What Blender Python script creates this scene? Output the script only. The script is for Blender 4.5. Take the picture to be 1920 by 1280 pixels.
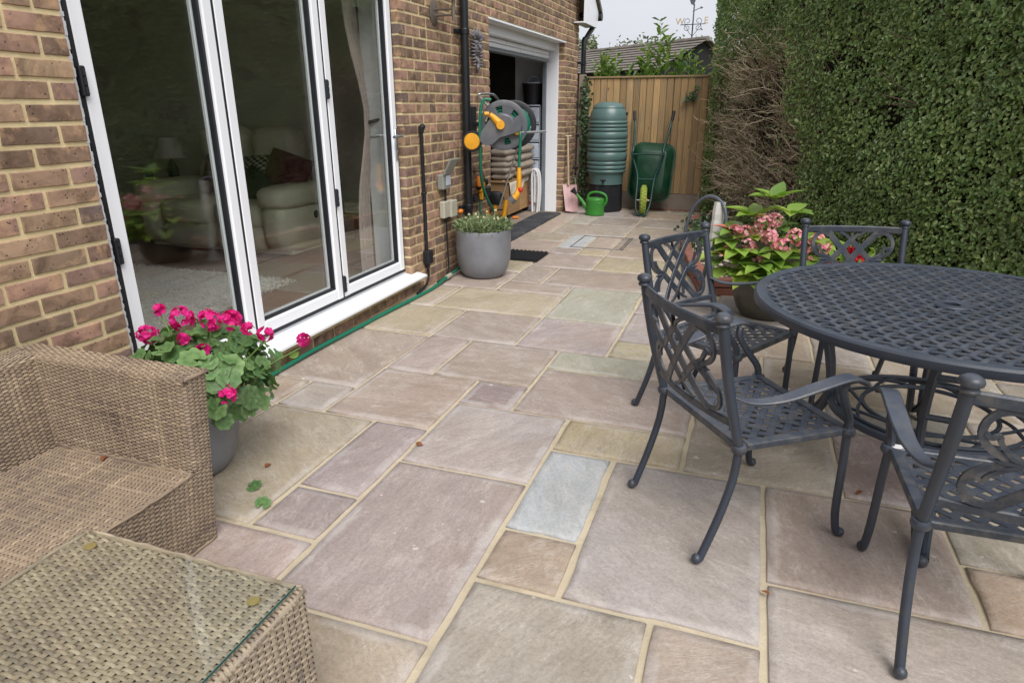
import bpy, math, random
import numpy as np
from mathutils import Vector, Matrix
random.seed(7); RNG = np.random.default_rng(7)
PI = math.pi; R = math.radians
for o in list(bpy.data.objects): bpy.data.objects.remove(o, do_unlink=True)
scene = bpy.context.scene; COL = scene.collection

# ------------------------------------------------------------------ camera
F_PX, PITCH, ROLL, YAW = 1236.876, 0.344217, -0.0027064, 0.3385144
CAM = Vector((2.4101, -0.8854, 1.41076))
cam_d = bpy.data.cameras.new('camera'); cam = bpy.data.objects.new('camera', cam_d); COL.objects.link(cam)
fw = Vector((-math.sin(YAW)*math.cos(PITCH), math.cos(YAW)*math.cos(PITCH), -math.sin(PITCH)))
rt = Vector((math.cos(YAW), math.sin(YAW), 0)); up = rt.cross(fw)
r2 = math.cos(ROLL)*rt + math.sin(ROLL)*up; u2 = -math.sin(ROLL)*rt + math.cos(ROLL)*up
M = Matrix((r2, u2, -fw)).transposed().to_4x4(); M.translation = CAM
cam.matrix_world = M
cam_d.sensor_width = 36.0; cam_d.lens = 36.0*F_PX/1920.0; cam_d.clip_start = 0.02; cam_d.clip_end = 2000
scene.camera = cam
def project(P):
    d = np.atleast_2d(np.array(P, float)) - np.array(CAM)
    A = np.array([r2, u2, fw]); e = d @ A.T
    return np.c_[960+F_PX*e[:, 0]/e[:, 2], 640-F_PX*e[:, 1]/e[:, 2], e[:, 2]]

# ------------------------------------------------------------------ sky, sun, exposure
world = bpy.data.worlds.new('World'); scene.world = world; world.use_nodes = True
wn = world.node_tree; wn.nodes.clear()
SUN_EL, SUN_AZ = R(52), R(143)            # azimuth measured from +y towards +x
sky = wn.nodes.new('ShaderNodeTexSky'); sky.sky_type = 'NISHITA'; sky.sun_disc = False
sky.sun_elevation = SUN_EL; sky.sun_rotation = SUN_AZ
sky.air_density = 1.0; sky.dust_density = 3.5; sky.ozone_density = 1.0
hs = wn.nodes.new('ShaderNodeHueSaturation'); hs.inputs['Saturation'].default_value = 0.16
cl = wn.nodes.new('ShaderNodeMixRGB'); cl.inputs[0].default_value = 0.72       # even overcast layer over the whole sky
cl.inputs[2].default_value = (8.2, 8.35, 8.9, 1)
wtc = wn.nodes.new('ShaderNodeTexCoord'); wno = wn.nodes.new('ShaderNodeTexNoise')
wno.inputs['Scale'].default_value = 2.2; wno.inputs['Detail'].default_value = 4
wcr = wn.nodes.new('ShaderNodeValToRGB'); wcr.color_ramp.elements[0].position = .3; wcr.color_ramp.elements[1].position = .75
wcr.color_ramp.elements[0].color = (.88, .89, .91, 1); wcr.color_ramp.elements[1].color = (1.04, 1.04, 1.04, 1)
wmu = wn.nodes.new('ShaderNodeMixRGB'); wmu.blend_type = 'MULTIPLY'; wmu.inputs[0].default_value = 1
bg = wn.nodes.new('ShaderNodeBackground'); bg.inputs['Strength'].default_value = 0.056
wo = wn.nodes.new('ShaderNodeOutputWorld')
L = wn.links
L.new(sky.outputs[0], hs.inputs['Color']); L.new(hs.outputs[0], cl.inputs[1]); L.new(cl.outputs[0], wmu.inputs[1])
L.new(wtc.outputs['Generated'], wno.inputs['Vector']); L.new(wno.outputs['Fac'], wcr.inputs[0]); L.new(wcr.outputs[0], wmu.inputs[2])
L.new(wmu.outputs[0], bg.inputs['Color']); L.new(bg.outputs[0], wo.inputs[0])
sd = bpy.data.lights.new('sun', 'SUN'); sd.energy = 1.5; sd.angle = R(38); sd.color = (1.0, 0.965, 0.92)
sun = bpy.data.objects.new('sun', sd); COL.objects.link(sun)
sdir = Vector((math.sin(SUN_AZ)*math.cos(SUN_EL), math.cos(SUN_AZ)*math.cos(SUN_EL), math.sin(SUN_EL)))
sun.rotation_euler = sdir.to_track_quat('Z', 'Y').to_euler(); sun.location = (6, -6, 12)
vs = scene.view_settings; vs.view_transform = 'Standard'; vs.look = 'None'; vs.gamma = 1; vs.exposure = 1.1
vs.use_curve_mapping = False
scene.render.engine = 'CYCLES'
scene.cycles.max_bounces = 8; scene.cycles.transparent_max_bounces = 24; scene.cycles.glossy_bounces = 4
scene.render.resolution_x = 1024; scene.render.resolution_y = 682

# ------------------------------------------------------------------ materials
def srgb(r, g, b):
    f = lambda c: (c/255/12.92 if c/255 <= .04045 else ((c/255+.055)/1.055)**2.4)
    return (f(r), f(g), f(b), 1)
class NT:
    def __init__(s, name):
        s.m = bpy.data.materials.new(name); s.m.use_nodes = True; s.t = s.m.node_tree; s.t.nodes.clear()
        s.out = s.n('ShaderNodeOutputMaterial'); s.p = s.n('ShaderNodeBsdfPrincipled'); s.l(s.p.outputs[0], s.out.inputs[0])
    def n(s, typ, **kw):
        nd = s.t.nodes.new(typ)
        for k, v in kw.items():
            if hasattr(nd, k): setattr(nd, k, v)
            else: nd.inputs[k].default_value = v
        return nd
    def l(s, a, b): s.t.links.new(a, b)
    def coord(s, kind='Object', scale=(1, 1, 1), rand=0.0):
        tc = s.n('ShaderNodeTexCoord'); mp = s.n('ShaderNodeMapping'); mp.inputs['Scale'].default_value = scale
        s.l(tc.outputs[kind], mp.inputs['Vector'])
        if rand:
            oi = s.n('ShaderNodeObjectInfo'); ml = s.n('ShaderNodeMath', operation='MULTIPLY'); ml.inputs[1].default_value = rand
            s.l(oi.outputs['Random'], ml.inputs[0]); cb = s.n('ShaderNodeCombineXYZ')
            for i in range(3): s.l(ml.outputs[0], cb.inputs[i])
            s.l(cb.outputs[0], mp.inputs['Location'])
        return mp.outputs[0]
    def noise(s, vec, scale, detail=4, rough=.55, dist=0):
        nd = s.n('ShaderNodeTexNoise'); nd.inputs['Scale'].default_value = scale; nd.inputs['Detail'].default_value = detail
        nd.inputs['Roughness'].default_value = rough; nd.inputs['Distortion'].default_value = dist
        if vec: s.l(vec, nd.inputs['Vector'])
        return nd.outputs['Fac']
    def ramp(s, fac, stops, interp='LINEAR'):
        nd = s.n('ShaderNodeValToRGB'); cr = nd.color_ramp; cr.interpolation = interp
        while len(cr.elements) < len(stops): cr.elements.new(.5)
        for e, (p, c) in zip(cr.elements, stops): e.position = p; e.color = c if len(c) == 4 else (*c, 1)
        s.l(fac, nd.inputs[0]); return nd.outputs[0]
    def mix(s, fac, a, b, mode='MIX'):
        nd = s.n('ShaderNodeMixRGB', blend_type=mode)
        for v, i in ((fac, 0), (a, 1), (b, 2)):
            if isinstance(v, (int, float)): nd.inputs[i].default_value = v
            elif isinstance(v, tuple): nd.inputs[i].default_value = v if len(v) == 4 else (*v, 1)
            else: s.l(v, nd.inputs[i])
        return nd.outputs[0]
    def math(s, op, a, b=0):
        nd = s.n('ShaderNodeMath', operation=op)
        for v, i in ((a, 0), (b, 1)):
            if isinstance(v, (int, float)): nd.inputs[i].default_value = v
            else: s.l(v, nd.inputs[i])
        return nd.outputs[0]
    def bump(s, h, strength=.3, dist=.005, prev=None):
        nd = s.n('ShaderNodeBump'); nd.inputs['Strength'].default_value = strength; nd.inputs['Distance'].default_value = dist
        s.l(h, nd.inputs['Height'])
        if prev is not None: s.l(prev, nd.inputs['Normal'])
        return nd.outputs[0]
    def fin(s, col=None, rough=.6, normal=None, metal=0, spec=.5):
        if col is not None:
            if isinstance(col, tuple): s.p.inputs['Base Color'].default_value = col
            else: s.l(col, s.p.inputs['Base Color'])
        if isinstance(rough, (int, float)): s.p.inputs['Roughness'].default_value = rough
        else: s.l(rough, s.p.inputs['Roughness'])
        if normal is not None: s.l(normal, s.p.inputs['Normal'])
        s.p.inputs['Metallic'].default_value = metal; s.p.inputs['Specular IOR Level'].default_value = spec
        return s.m
def dim(c, k): return (c[0]*k, c[1]*k, c[2]*k, 1)
def plain(name, col, rough=.55, var=.12, scale=9, bump=.08, metal=0, spec=.5, dirt=None, rand=3.0, fine=160):
    t = NT(name); v = t.coord('Object', rand=rand)
    n1 = t.noise(v, scale, 5, .6); n2 = t.noise(v, fine, 3)
    c = t.ramp(n1, [(.3, dim(col, 1-var)), (.7, dim(col, 1+var))])
    if dirt:
        d = t.ramp(t.noise(v, scale*.6, 6, .7), [(.5, (0, 0, 0)), (.72, (1, 1, 1))]); c = t.mix(t.math('MULTIPLY', d, .6), c, dirt)
    rr = t.math('ADD', t.math('MULTIPLY', n1, .2), rough-.1)
    return t.fin(c, rr, t.bump(n2, bump, .002), metal, spec)

def mat_brick():
    t = NT('brick'); v = t.coord('Object', rand=40)
    oi = t.n('ShaderNodeObjectInfo'); ge = t.n('ShaderNodeNewGeometry')
    rnd = t.math('FRACT', t.math('ADD', oi.outputs['Random'], ge.outputs['Random Per Island']))
    base = t.ramp(rnd, [(0, srgb(170, 141, 117)), (.14, srgb(144, 118, 99)), (.28, srgb(120, 101, 88)), (.42, srgb(175, 148, 121)), (.55, srgb(172, 134, 119)),
                        (.68, srgb(110, 97, 93)), (.8, srgb(182, 144, 127)), (.9, srgb(134, 112, 95)), (1, srgb(152, 125, 107))])
    pos = t.n('ShaderNodeTexCoord').outputs['Object']
    n1 = t.noise(v, 9, 6, .65, .6); c = t.mix(t.ramp(n1, [(.42, (0, 0, 0)), (.66, (.75, .75, .75))]), base, srgb(90, 72, 58))
    n2 = t.noise(v, 14, 5, .6, .3); c = t.mix(t.ramp(n2, [(.52, (0, 0, 0)), (.68, (.6, .6, .6))]), c, srgb(198, 162, 126))
    # burnt specks
    vo = t.n('ShaderNodeTexVoronoi'); vo.inputs['Scale'].default_value = 62; t.l(v, vo.inputs['Vector'])
    sp = t.ramp(vo.outputs['Distance'], [(.12, (1, 1, 1)), (.26, (0, 0, 0))])
    sp = t.math('MULTIPLY', sp, t.ramp(t.noise(v, 16, 3, .5), [(.5, (0, 0, 0)), (.58, (1, 1, 1))]))
    c = t.mix(sp, c, srgb(48, 42, 42))
    # lime smears
    c = t.mix(t.ramp(t.noise(v, 30, 5, .7), [(.64, (0, 0, 0)), (.8, (.45, .45, .45))]), c, srgb(205, 190, 165))
    h = t.math('ADD', t.noise(v, 45, 6, .7), t.math('MULTIPLY', sp, -.4))
    return t.fin(c, .88, t.bump(h, .55, .004), spec=.25)
def mat_mortar(name, col, dark):
    t = NT(name); v = t.coord('Object')
    c = t.ramp(t.noise(v, 6, 6, .65), [(.3, dim(col, .86)), (.7, dim(col, 1.1))])
    c = t.mix(t.ramp(t.noise(v, 2.3, 5, .7), [(.56, (0, 0, 0)), (.74, (.75, .75, .75))]), c, dark)
    g = t.noise(v, 380, 3, .7); c = t.mix(t.ramp(g, [(.3, (.5, .5, .5)), (.55, (0, 0, 0))]), c, dim(col, .55))
    return t.fin(c, .95, t.bump(t.math('ADD', g, t.math('MULTIPLY', t.noise(v, 60, 4), 1.5)), .7, .003), spec=.15)
def mat_slab():
    t = NT('riven_sandstone'); v = t.coord('Object', rand=60); oi = t.n('ShaderNodeObjectInfo')
    base = oi.outputs['Color']
    tc = t.n('ShaderNodeTexCoord'); mp = t.n('ShaderNodeMapping', vector_type='POINT'); rt_ = t.n('ShaderNodeVectorRotate', rotation_type='Z_AXIS')
    t.l(v, rt_.inputs['Vector']); t.l(t.math('MULTIPLY', oi.outputs['Random'], 6.28), rt_.inputs['Angle']); t.l(rt_.outputs[0], mp.inputs['Vector']); mp.inputs['Scale'].default_value = (1, .28, 1); vs_ = mp.outputs[0]
    n1 = t.noise(vs_, 2.6, 7, .62, .5); n2 = t.noise(v, 2.1, 6, .62, .5); n3 = t.noise(v, 7, 8, .68, .3)
    c = t.mix(t.ramp(n2, [(.40, (0, 0, 0)), (.62, (.75, .75, .75))]), base, t.mix(1, base, (.93, .90, .82, 1), 'MULTIPLY'))
    c = t.mix(1, c, t.ramp(n1, [(.25, (.80, .79, .79)), (.5, (1, 1, 1)), (.78, (1.14, 1.14, 1.14))]), 'MULTIPLY')
    c = t.mix(t.ramp(n3, [(.54, (0, 0, 0)), (.82, (.34, .34, .34))]), c, srgb(200, 193, 189))
    g2 = t.noise(v, 75, 5, .75); c = t.mix(1, c, t.ramp(g2, [(.3, (.80, .79, .78)), (.5, (1, 1, 1)), (.7, (1.14, 1.14, 1.14))]), 'MULTIPLY')
    fe = t.ramp(t.noise(vs_, 1.1, 4, .5, .4), [(.64, (0, 0, 0)), (.82, (.3, .3, .3))]); c = t.mix(fe, c, srgb(180, 150, 116))
    w = t.noise(vs_, 9, 9, .78, .5); vein = t.ramp(t.math('ABSOLUTE', t.math('SUBTRACT', w, .5)), [(0, (.35, .35, .35)), (.02, (0, 0, 0))])
    c = t.mix(t.math('MULTIPLY', vein, t.ramp(n3, [(.42, (0, 0, 0)), (.58, (1, 1, 1))])), c, srgb(214, 206, 198))
    rv = t.noise(vs_, 22, 10, .74, .4)
    c = t.mix(1, c, t.ramp(rv, [(.32, (.86, .85, .84)), (.5, (1, 1, 1)), (.68, (1.09, 1.09, 1.09))]), 'MULTIPLY')
    at = t.n('ShaderNodeAttribute'); at.attribute_name = 'rim'
    rn = t.noise(v, 3.4, 5, .65, .3)
    rimf = t.math('MULTIPLY', t.ramp(t.math('ADD', t.math('MULTIPLY', at.outputs['Fac'], .55), t.math('MULTIPLY', t.math('SUBTRACT', rn, .5), 2.6)), [(.42, (0, 0, 0)), (.8, (1, 1, 1))]), t.ramp(at.outputs['Fac'], [(.0, (0, 0, 0)), (.5, (.42, .42, .42))]))
    c = t.mix(rimf, c, srgb(196, 190, 187))
    fine = t.noise(v, 260, 3, .7); c = t.mix(t.ramp(fine, [(.3, (.28, .28, .28)), (.5, (0, 0, 0))]), c, srgb(112, 100, 95))
    blot = t.ramp(t.noise(v, 20, 3, .5), [(.72, (0, 0, 0)), (.75, (.7, .7, .7))]); c = t.mix(blot, c, srgb(212, 206, 198))
    tq = t.math('MULTIPLY', t.noise(vs_, 3.4, 9, .70, .35), 9); fr = t.math('FRACT', tq)
    ed = t.ramp(fr, [(.0, (0, 0, 0)), (.84, (0, 0, 0)), (1, (1, 1, 1))]); ter = t.math('ADD', t.math('FLOOR', tq), ed)
    c = t.mix(t.math('MULTIPLY', t.math('MULTIPLY', ed, .30), t.ramp(n3, [(.40, (0, 0, 0)), (.56, (1, 1, 1))])), c, srgb(216, 208, 200))
    h = t.math('ADD', t.math('ADD', t.math('MULTIPLY', n1, .5), t.math('MULTIPLY', rv, .55)), t.math('MULTIPLY', ter, .085))
    nb = t.bump(h, .62, .011); nb = t.bump(t.math('ADD', fine, g2), .34, .002, nb)
    return t.fin(c, t.math('ADD', t.math('MULTIPLY', n3, .3), .50), nb, spec=.35)
def mat_wood(name, c0, c1, rand=20, scale=(1, 1, .06), ring=26, dirt=None, rough=.8):
    t = NT(name); v = t.coord('Object', scale, rand=rand); oi = t.n('ShaderNodeObjectInfo')
    n = t.noise(v, ring, 6, .6, 1.5); c = t.ramp(n, [(.3, c0), (.52, c1), (.75, dim(c0, .8))])
    c = t.mix(1, c, t.ramp(oi.outputs['Random'], [(0, (.60, .60, .61)), (1, (1.18, 1.15, 1.1))]), 'MULTIPLY')
    if dirt:
        c = t.mix(t.ramp(t.noise(t.coord('Object', (1, 1, .3), rand=rand), 6, 5, .6), [(.5, (0, 0, 0)), (.75, (.8, .8, .8))]), c, dirt)
    vo = t.n('ShaderNodeTexVoronoi'); vo.inputs['Scale'].default_value = 9; t.l(t.coord('Object', (1, 1, .45), rand=rand), vo.inputs['Vector'])
    c = t.mix(t.ramp(vo.outputs['Distance'], [(.05, (.85, .85, .85)), (.12, (0, 0, 0))]), c, dim(c0, .3))
    return t.fin(c, rough, t.bump(n, .3, .003), spec=.25)
def mat_leaf(name, cols, rough=.42, trans=.0, vein=None):
    t = NT(name); ge = t.n('ShaderNodeNewGeometry'); oi = t.n('ShaderNodeObjectInfo')
    rnd = t.math('FRACT', t.math('ADD', oi.outputs['Random'], ge.outputs['Random Per Island']))
    k = len(cols)-1; c = t.ramp(rnd, [(i/k, cc) for i, cc in enumerate(cols)])
    v = t.coord('Object'); n = t.noise(v, 3.0, 4, .6); c = t.mix(1, c, t.ramp(n, [(.3, (.75, .78, .75)), (.7, (1.2, 1.16, 1.1))]), 'MULTIPLY')
    c = t.mix(t.math('MULTIPLY', ge.outputs['Backfacing'], .45), c, t.mix(1, c, (1.5, 1.45, 1.4, 1), 'MULTIPLY'))
    m = t.fin(c, rough, t.bump(t.noise(v, 120, 2), .15, .002), spec=.5)
    if trans:
        tl = t.n('ShaderNodeBsdfTranslucent'); t.l(t.mix(1, c, (1.25, 1.3, .8, 1), 'MULTIPLY'), tl.inputs[0]); mx = t.n('ShaderNodeMixShader'); mx.inputs[0].default_value = trans
        t.l(t.p.outputs[0], mx.inputs[1]); t.l(tl.outputs[0], mx.inputs[2]); t.l(mx.outputs[0], t.out.inputs[0])
    return m
def mat_zonal(name, cols):
    m = mat_leaf(name, cols, .55, .2); t = m.node_tree; p = [n for n in t.nodes if n.type == 'BSDF_PRINCIPLED'][0]; src = p.inputs['Base Color'].links[0].from_socket
    k = NT.__new__(NT); k.m = m; k.t = t
    tc = k.n('ShaderNodeTexCoord'); sp = k.n('ShaderNodeSeparateXYZ'); k.l(tc.outputs['Object'], sp.inputs[0]); x, y = sp.outputs[0], sp.outputs[1]
    r_ = k.math('MULTIPLY', k.math('SQRT', k.math('ADD', k.math('MULTIPLY', x, x), k.math('MULTIPLY', y, y))), 26.3)
    zone = k.ramp(r_, [(.0, (1.05, 1.05, 1.0)), (.38, (.92, .95, .9)), (.55, (.66, .74, .66)), (.72, (.98, 1, .98)), (1, (1.14, 1.12, 1.1))])
    vein = k.ramp(k.math('ABSOLUTE', k.math('SINE', k.math('MULTIPLY', k.math('ARCTAN2', y, x), 3.5))), [(0, (.5, .5, .5)), (.16, (0, 0, 0))])
    c = k.mix(k.math('MULTIPLY', vein, .7), k.mix(1, src, zone, 'MULTIPLY'), srgb(150, 172, 116)); k.l(c, p.inputs['Base Color']); return m
def mat_wicker(name, stops):
    t = NT(name); ge = t.n('ShaderNodeNewGeometry'); v = t.coord('Object', (1, 1, 1))
    n = t.noise(v, 5, 4, .6); c = t.ramp(t.math('ADD', t.math('MULTIPLY', n, 1.1), t.math('SUBTRACT', t.math('MULTIPLY', ge.outputs['Random Per Island'], .5), .28)), stops)
    g = t.noise(t.coord('Object'), 420, 3, .6); c = t.mix(1, c, t.ramp(g, [(.3, (.78, .77, .76)), (.7, (1.12, 1.12, 1.12))]), 'MULTIPLY')
    return t.fin(c, .5, t.bump(g, .2, .001), spec=.4)
def mat_glass(name, tint=(.985, .995, .99, 1), ior=1.5):
    t = NT(name); t.t.nodes.remove(t.p)
    tr = t.n('ShaderNodeBsdfTransparent'); tr.inputs[0].default_value = tint
    gl = t.n('ShaderNodeBsdfGlossy'); gl.inputs['Roughness'].default_value = 0.0; gl.inputs[0].default_value = (1, 1, 1, 1)
    ge = t.n('ShaderNodeNewGeometry'); io = t.n('ShaderNodeMix'); io.data_type = 'FLOAT'
    io.inputs[2].default_value = ior; io.inputs[3].default_value = 1/ior; t.l(ge.outputs['Backfacing'], io.inputs[0])
    fr = t.n('ShaderNodeFresnel'); t.l(io.outputs[0], fr.inputs['IOR'])
    mx = t.n('ShaderNodeMixShader'); t.l(fr.outputs[0], mx.inputs[0]); t.l(tr.outputs[0], mx.inputs[1]); t.l(gl.outputs[0], mx.inputs[2])
    t.l(mx.outputs[0], t.out.inputs[0]); return t.m

MAT = {}
MAT['brick'] = mat_brick()
MAT['mortar'] = mat_mortar('wall_mortar', srgb(226, 207, 164), srgb(196, 174, 132))
MAT['joint'] = mat_mortar('paving_joint', srgb(200, 187, 162), srgb(132, 120, 102))
MAT['slab'] = mat_slab()
MAT['upvc'] = plain('white_upvc', srgb(238, 240, 245), .3, .006, 3, .0)
MAT['gasket'] = plain('black_gasket', srgb(26, 28, 34), .5, .1)
MAT['glass'] = mat_glass('window_glass', ior=1.5)
MAT['ctglass'] = mat_glass('table_glass', (.965, .985, .975, 1), 1.5)
MAT['iron'] = None
t = NT('painted_cast_aluminium'); v = t.coord('Object', rand=5)
c = t.ramp(t.noise(v, 5, 5, .6), [(.3, srgb(41, 47, 57)), (.7, srgb(54, 61, 73))])
ge = t.n('ShaderNodeNewGeometry'); wear = t.math('MULTIPLY', t.ramp(ge.outputs['Pointiness'], [(.52, (0, 0, 0)), (.60, (1, 1, 1))]), t.ramp(t.noise(v, 18, 5, .7), [(.45, (0, 0, 0)), (.62, (.4, .4, .4))]))
c = t.mix(wear, c, srgb(112, 106, 96))
c = t.mix(t.ramp(t.noise(v, 16, 6, .7), [(.56, (0, 0, 0)), (.76, (.55, .55, .55))]), c, srgb(70, 68, 56))
sx = t.n('ShaderNodeSeparateXYZ'); t.l(ge.outputs['Normal'], sx.inputs[0]); dust_sheen = t.math('MULTIPLY', t.ramp(sx.outputs[2], [(.75, (0, 0, 0)), (.98, (1, 1, 1))]), t.ramp(t.noise(v, 7, 6, .65), [(.3, (.08, .08, .08)), (.75, (.30, .30, .30))]))
c = t.mix(dust_sheen, c, srgb(108, 116, 132))  # dust film on upward faces, its bluish tint painting in sky reflection
MAT['iron'] = t.fin(c, t.math('ADD', t.math('MULTIPLY', t.noise(v, 14, 5), .35), .24), t.bump(t.math('ADD', t.noise(v, 240, 3), t.math('MULTIPLY', t.noise(v, 40, 4), .7)), .22, .002), 0, .55)
MAT['blackpipe'] = plain('black_pipe', srgb(28, 30, 34), .38, .12, bump=.03)
MAT['greypipe'] = plain('grey_pipe', srgb(118, 124, 130), .5, .1)
MAT['steel'] = plain('brushed_steel', srgb(175, 178, 182), .3, .05, metal=.9)
MAT['fence'] = mat_wood('fence_board', srgb(160, 131, 92), srgb(182, 154, 114), dirt=srgb(134, 120, 104))
MAT['fencecap'] = mat_wood('fence_rail', srgb(140, 118, 88), srgb(158, 136, 104))
MAT['concrete'] = plain('concrete', srgb(140, 128, 116), .92, .16, 7, .5, dirt=srgb(112, 92, 78), fine=90)
MAT['butt'] = plain('green_butt', srgb(86, 112, 110), .34, .06, 4, .04, dirt=srgb(98, 120, 118))
MAT['blackpl'] = plain('black_plastic', srgb(30, 31, 36), .5, .1)
MAT['cangreen'] = plain('green_plastic', srgb(52, 132, 46), .42, .08, bump=.05, dirt=srgb(96, 140, 84))
MAT['barrow'] = plain('barrow_green', srgb(16, 62, 40), .38, .12, bump=.05, dirt=srgb(58, 84, 66))
MAT['barrowtube'] = plain('barrow_tube', srgb(22, 64, 58), .35, .1, bump=.03)
MAT['tyre'] = plain('lime_tyre', srgb(150, 168, 70), .7, .14)
MAT['pot'] = plain('lead_glaze_pot', srgb(124, 126, 132), .42, .16, 5, .15, dirt=srgb(94, 96, 102))
MAT['potdark'] = plain('dark_glaze_pot', srgb(62, 60, 54), .3, .4, 8, .2, dirt=srgb(104, 100, 82))
MAT['soil'] = plain('soil', srgb(58, 46, 38), .95, .4, 30, .8)
MAT['yellow'] = plain('yellow_plastic', srgb(226, 160, 30), .45, .08, bump=.03, dirt=srgb(176, 132, 56))
MAT['orange'] = plain('orange_plastic', srgb(226, 132, 36), .45, .08, bump=.02)
MAT['greypl'] = plain('grey_plastic', srgb(92, 94, 100), .45, .1, bump=.05, dirt=srgb(124, 122, 118))
MAT['hose'] = plain('green_hose', srgb(18, 112, 88), .4, .1, bump=.03)
MAT['mat'] = plain('rubber_mat', srgb(52, 54, 60), .85, .3, 8, .4, dirt=srgb(104, 102, 100))
MAT['ply'] = mat_wood('oak_board', srgb(170, 132, 92), srgb(188, 152, 110), scale=(.1, .1, 1), ring=18, rough=.6)
MAT['cushion'] = plain('beige_cushion', srgb(158, 146, 134), .9, .1, 12, .25)
MAT['sheet'] = plain('cream_sheet', srgb(214, 204, 186), .9, .06, 12, .2)
MAT['clearpl'] = plain('cloudy_plastic', srgb(190, 198, 212), .25, .2, 5, .03)
MAT['white'] = plain('white_paint', srgb(222, 222, 224), .45, .04, 6, .03)
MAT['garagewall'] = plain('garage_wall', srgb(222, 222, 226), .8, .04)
MAT['darkwall'] = plain('garage_shade', srgb(46, 44, 44), .9, .4, 6, .2)  # dark tone paints the shade deep inside the garage
MAT['roomwall'] = plain('room_wall', srgb(222, 218, 208), .85, .03, 3, .05)
MAT['roomfloor'] = mat_wood('room_floor', srgb(110, 78, 62), srgb(128, 94, 74), scale=(1, .06, 1), ring=14, rough=.45)
MAT['leather'] = plain('cream_leather', srgb(236, 231, 206), .5, .06, 5, .3, fine=30)
MAT['rug'] = plain('shag_rug', srgb(224, 220, 216), .98, .15, 60, 1.0, fine=300)
MAT['plum'] = plain('plum_cushion', srgb(92, 36, 48), .85, .1)
MAT['shade'] = plain('lamp_shade', srgb(214, 206, 200), .85, .04)
MAT['curtain'] = plain('curtain', srgb(180, 164, 158), .9, .08)
MAT['lining'] = plain('curtain_lining', srgb(196, 204, 206), .9, .05)
MAT['rooftile'] = plain('weathered_shingle', srgb(120, 112, 106), .9, .25, 6, .5, dirt=srgb(94, 92, 80), rand=30)
MAT['blackwood'] = plain('black_boarding', srgb(26, 25, 27), .85, .2)
MAT['gold'] = plain('gilt', srgb(196, 172, 128), .5, .1, metal=.3)
MAT['vane'] = plain('vane_grey', srgb(88, 92, 100), .5, .1)
MAT['plaque'] = plain('lead_plaque', srgb(112, 108, 112), .5, .3, 30, .5)
MAT['redbrick'] = plain('red_edging_brick', srgb(140, 92, 78), .9, .22, 14, .6, dirt=srgb(96, 80, 70), rand=20)
MAT['pebble'] = plain('pebble', srgb(186, 176, 162), .8, .25, 9, .2)
MAT['twig'] = plain('bare_twig', srgb(206, 188, 160), .9, .22, 20, .4)
MAT['bark'] = plain('bark', srgb(84, 72, 58), .95, .3, 20, .8)
MAT['dim'] = plain('hedge_inner_shade', srgb(44, 42, 32), 1, .4, 8, .5)  # dark colour stands in for shade inside the hedge
MAT['hedge'] = mat_leaf('privet_leaf', [srgb(100, 126, 74), srgb(122, 148, 88), srgb(140, 166, 106), srgb(112, 138, 84), srgb(164, 182, 126), srgb(106, 132, 80), srgb(130, 156, 96), srgb(150, 164, 98)], .28, .18)
MAT['hedgetop'] = mat_leaf('privet_young_leaf', [srgb(92, 122, 58), srgb(110, 138, 70), srgb(80, 112, 54), srgb(126, 150, 82)], .4, .25)
MAT['shrub'] = mat_leaf('laurel_leaf', [srgb(84, 116, 56), srgb(106, 138, 66), srgb(128, 154, 78), srgb(70, 100, 56), srgb(150, 166, 92)], .4, .25)
MAT['tree'] = mat_leaf('far_leaf', [srgb(96, 108, 84), srgb(112, 124, 92), srgb(86, 98, 76), srgb(130, 136, 104)], .6)
MAT['geranium'] = mat_zonal('geranium_leaf', [srgb(84, 118, 72), srgb(100, 136, 84), srgb(92, 126, 80), srgb(118, 150, 94), srgb(86, 112, 76)])
MAT['pink'] = mat_leaf('geranium_petal', [srgb(206, 12, 124), srgb(220, 26, 142), srgb(192, 8, 110), srgb(228, 50, 154)], .6, .25)
MAT['stem'] = plain('green_stem', srgb(118, 146, 78), .6, .1)
MAT['hyd'] = mat_leaf('hydrangea_leaf', [srgb(116, 152, 66), srgb(148, 178, 80), srgb(104, 138, 64), srgb(166, 188, 92), srgb(128, 162, 72)], .42, .25)
MAT['hydred'] = mat_leaf('hydrangea_red_leaf', [srgb(176, 92, 78), srgb(150, 84, 62), srgb(190, 112, 92)], .45)
MAT['hydfl'] = mat_leaf('hydrangea_floret', [srgb(222, 124, 160), srgb(234, 160, 184), srgb(206, 104, 142), srgb(232, 196, 188), srgb(220, 168, 164)], .65, .25)
MAT['red'] = mat_leaf('begonia_petal', [srgb(216, 36, 60), srgb(230, 70, 90), srgb(196, 24, 46)], .5)
MAT['lav'] = mat_leaf('lavender_leaf', [srgb(104, 122, 92), srgb(124, 142, 100), srgb(90, 112, 76), srgb(146, 158, 116)], .6)
MAT['ivy'] = mat_leaf('ivy_leaf', [srgb(58, 78, 48), srgb(44, 64, 42), srgb(84, 110, 60)], .4)
MAT['deadleaf'] = plain('dead_leaf', srgb(128, 74, 40), .8, .2)
MAT['wick_s'] = mat_wicker('sofa_wicker', [(0, srgb(94, 82, 77)), (.25, srgb(124, 109, 96)), (.45, srgb(154, 136, 115)), (.6, srgb(138, 122, 106)), (.8, srgb(174, 155, 131)), (1, srgb(186, 170, 148))])
MAT['wick_t'] = mat_wicker('table_wicker', [(0, srgb(104, 94, 89)), (.25, srgb(136, 124, 111)), (.45, srgb(166, 150, 129)), (.6, srgb(152, 139, 122)), (.8, srgb(182, 167, 145)), (1, srgb(194, 180, 160))])
MAT['wickback'] = plain('wicker_shadow', srgb(36, 31, 28), .9, .2)
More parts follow.
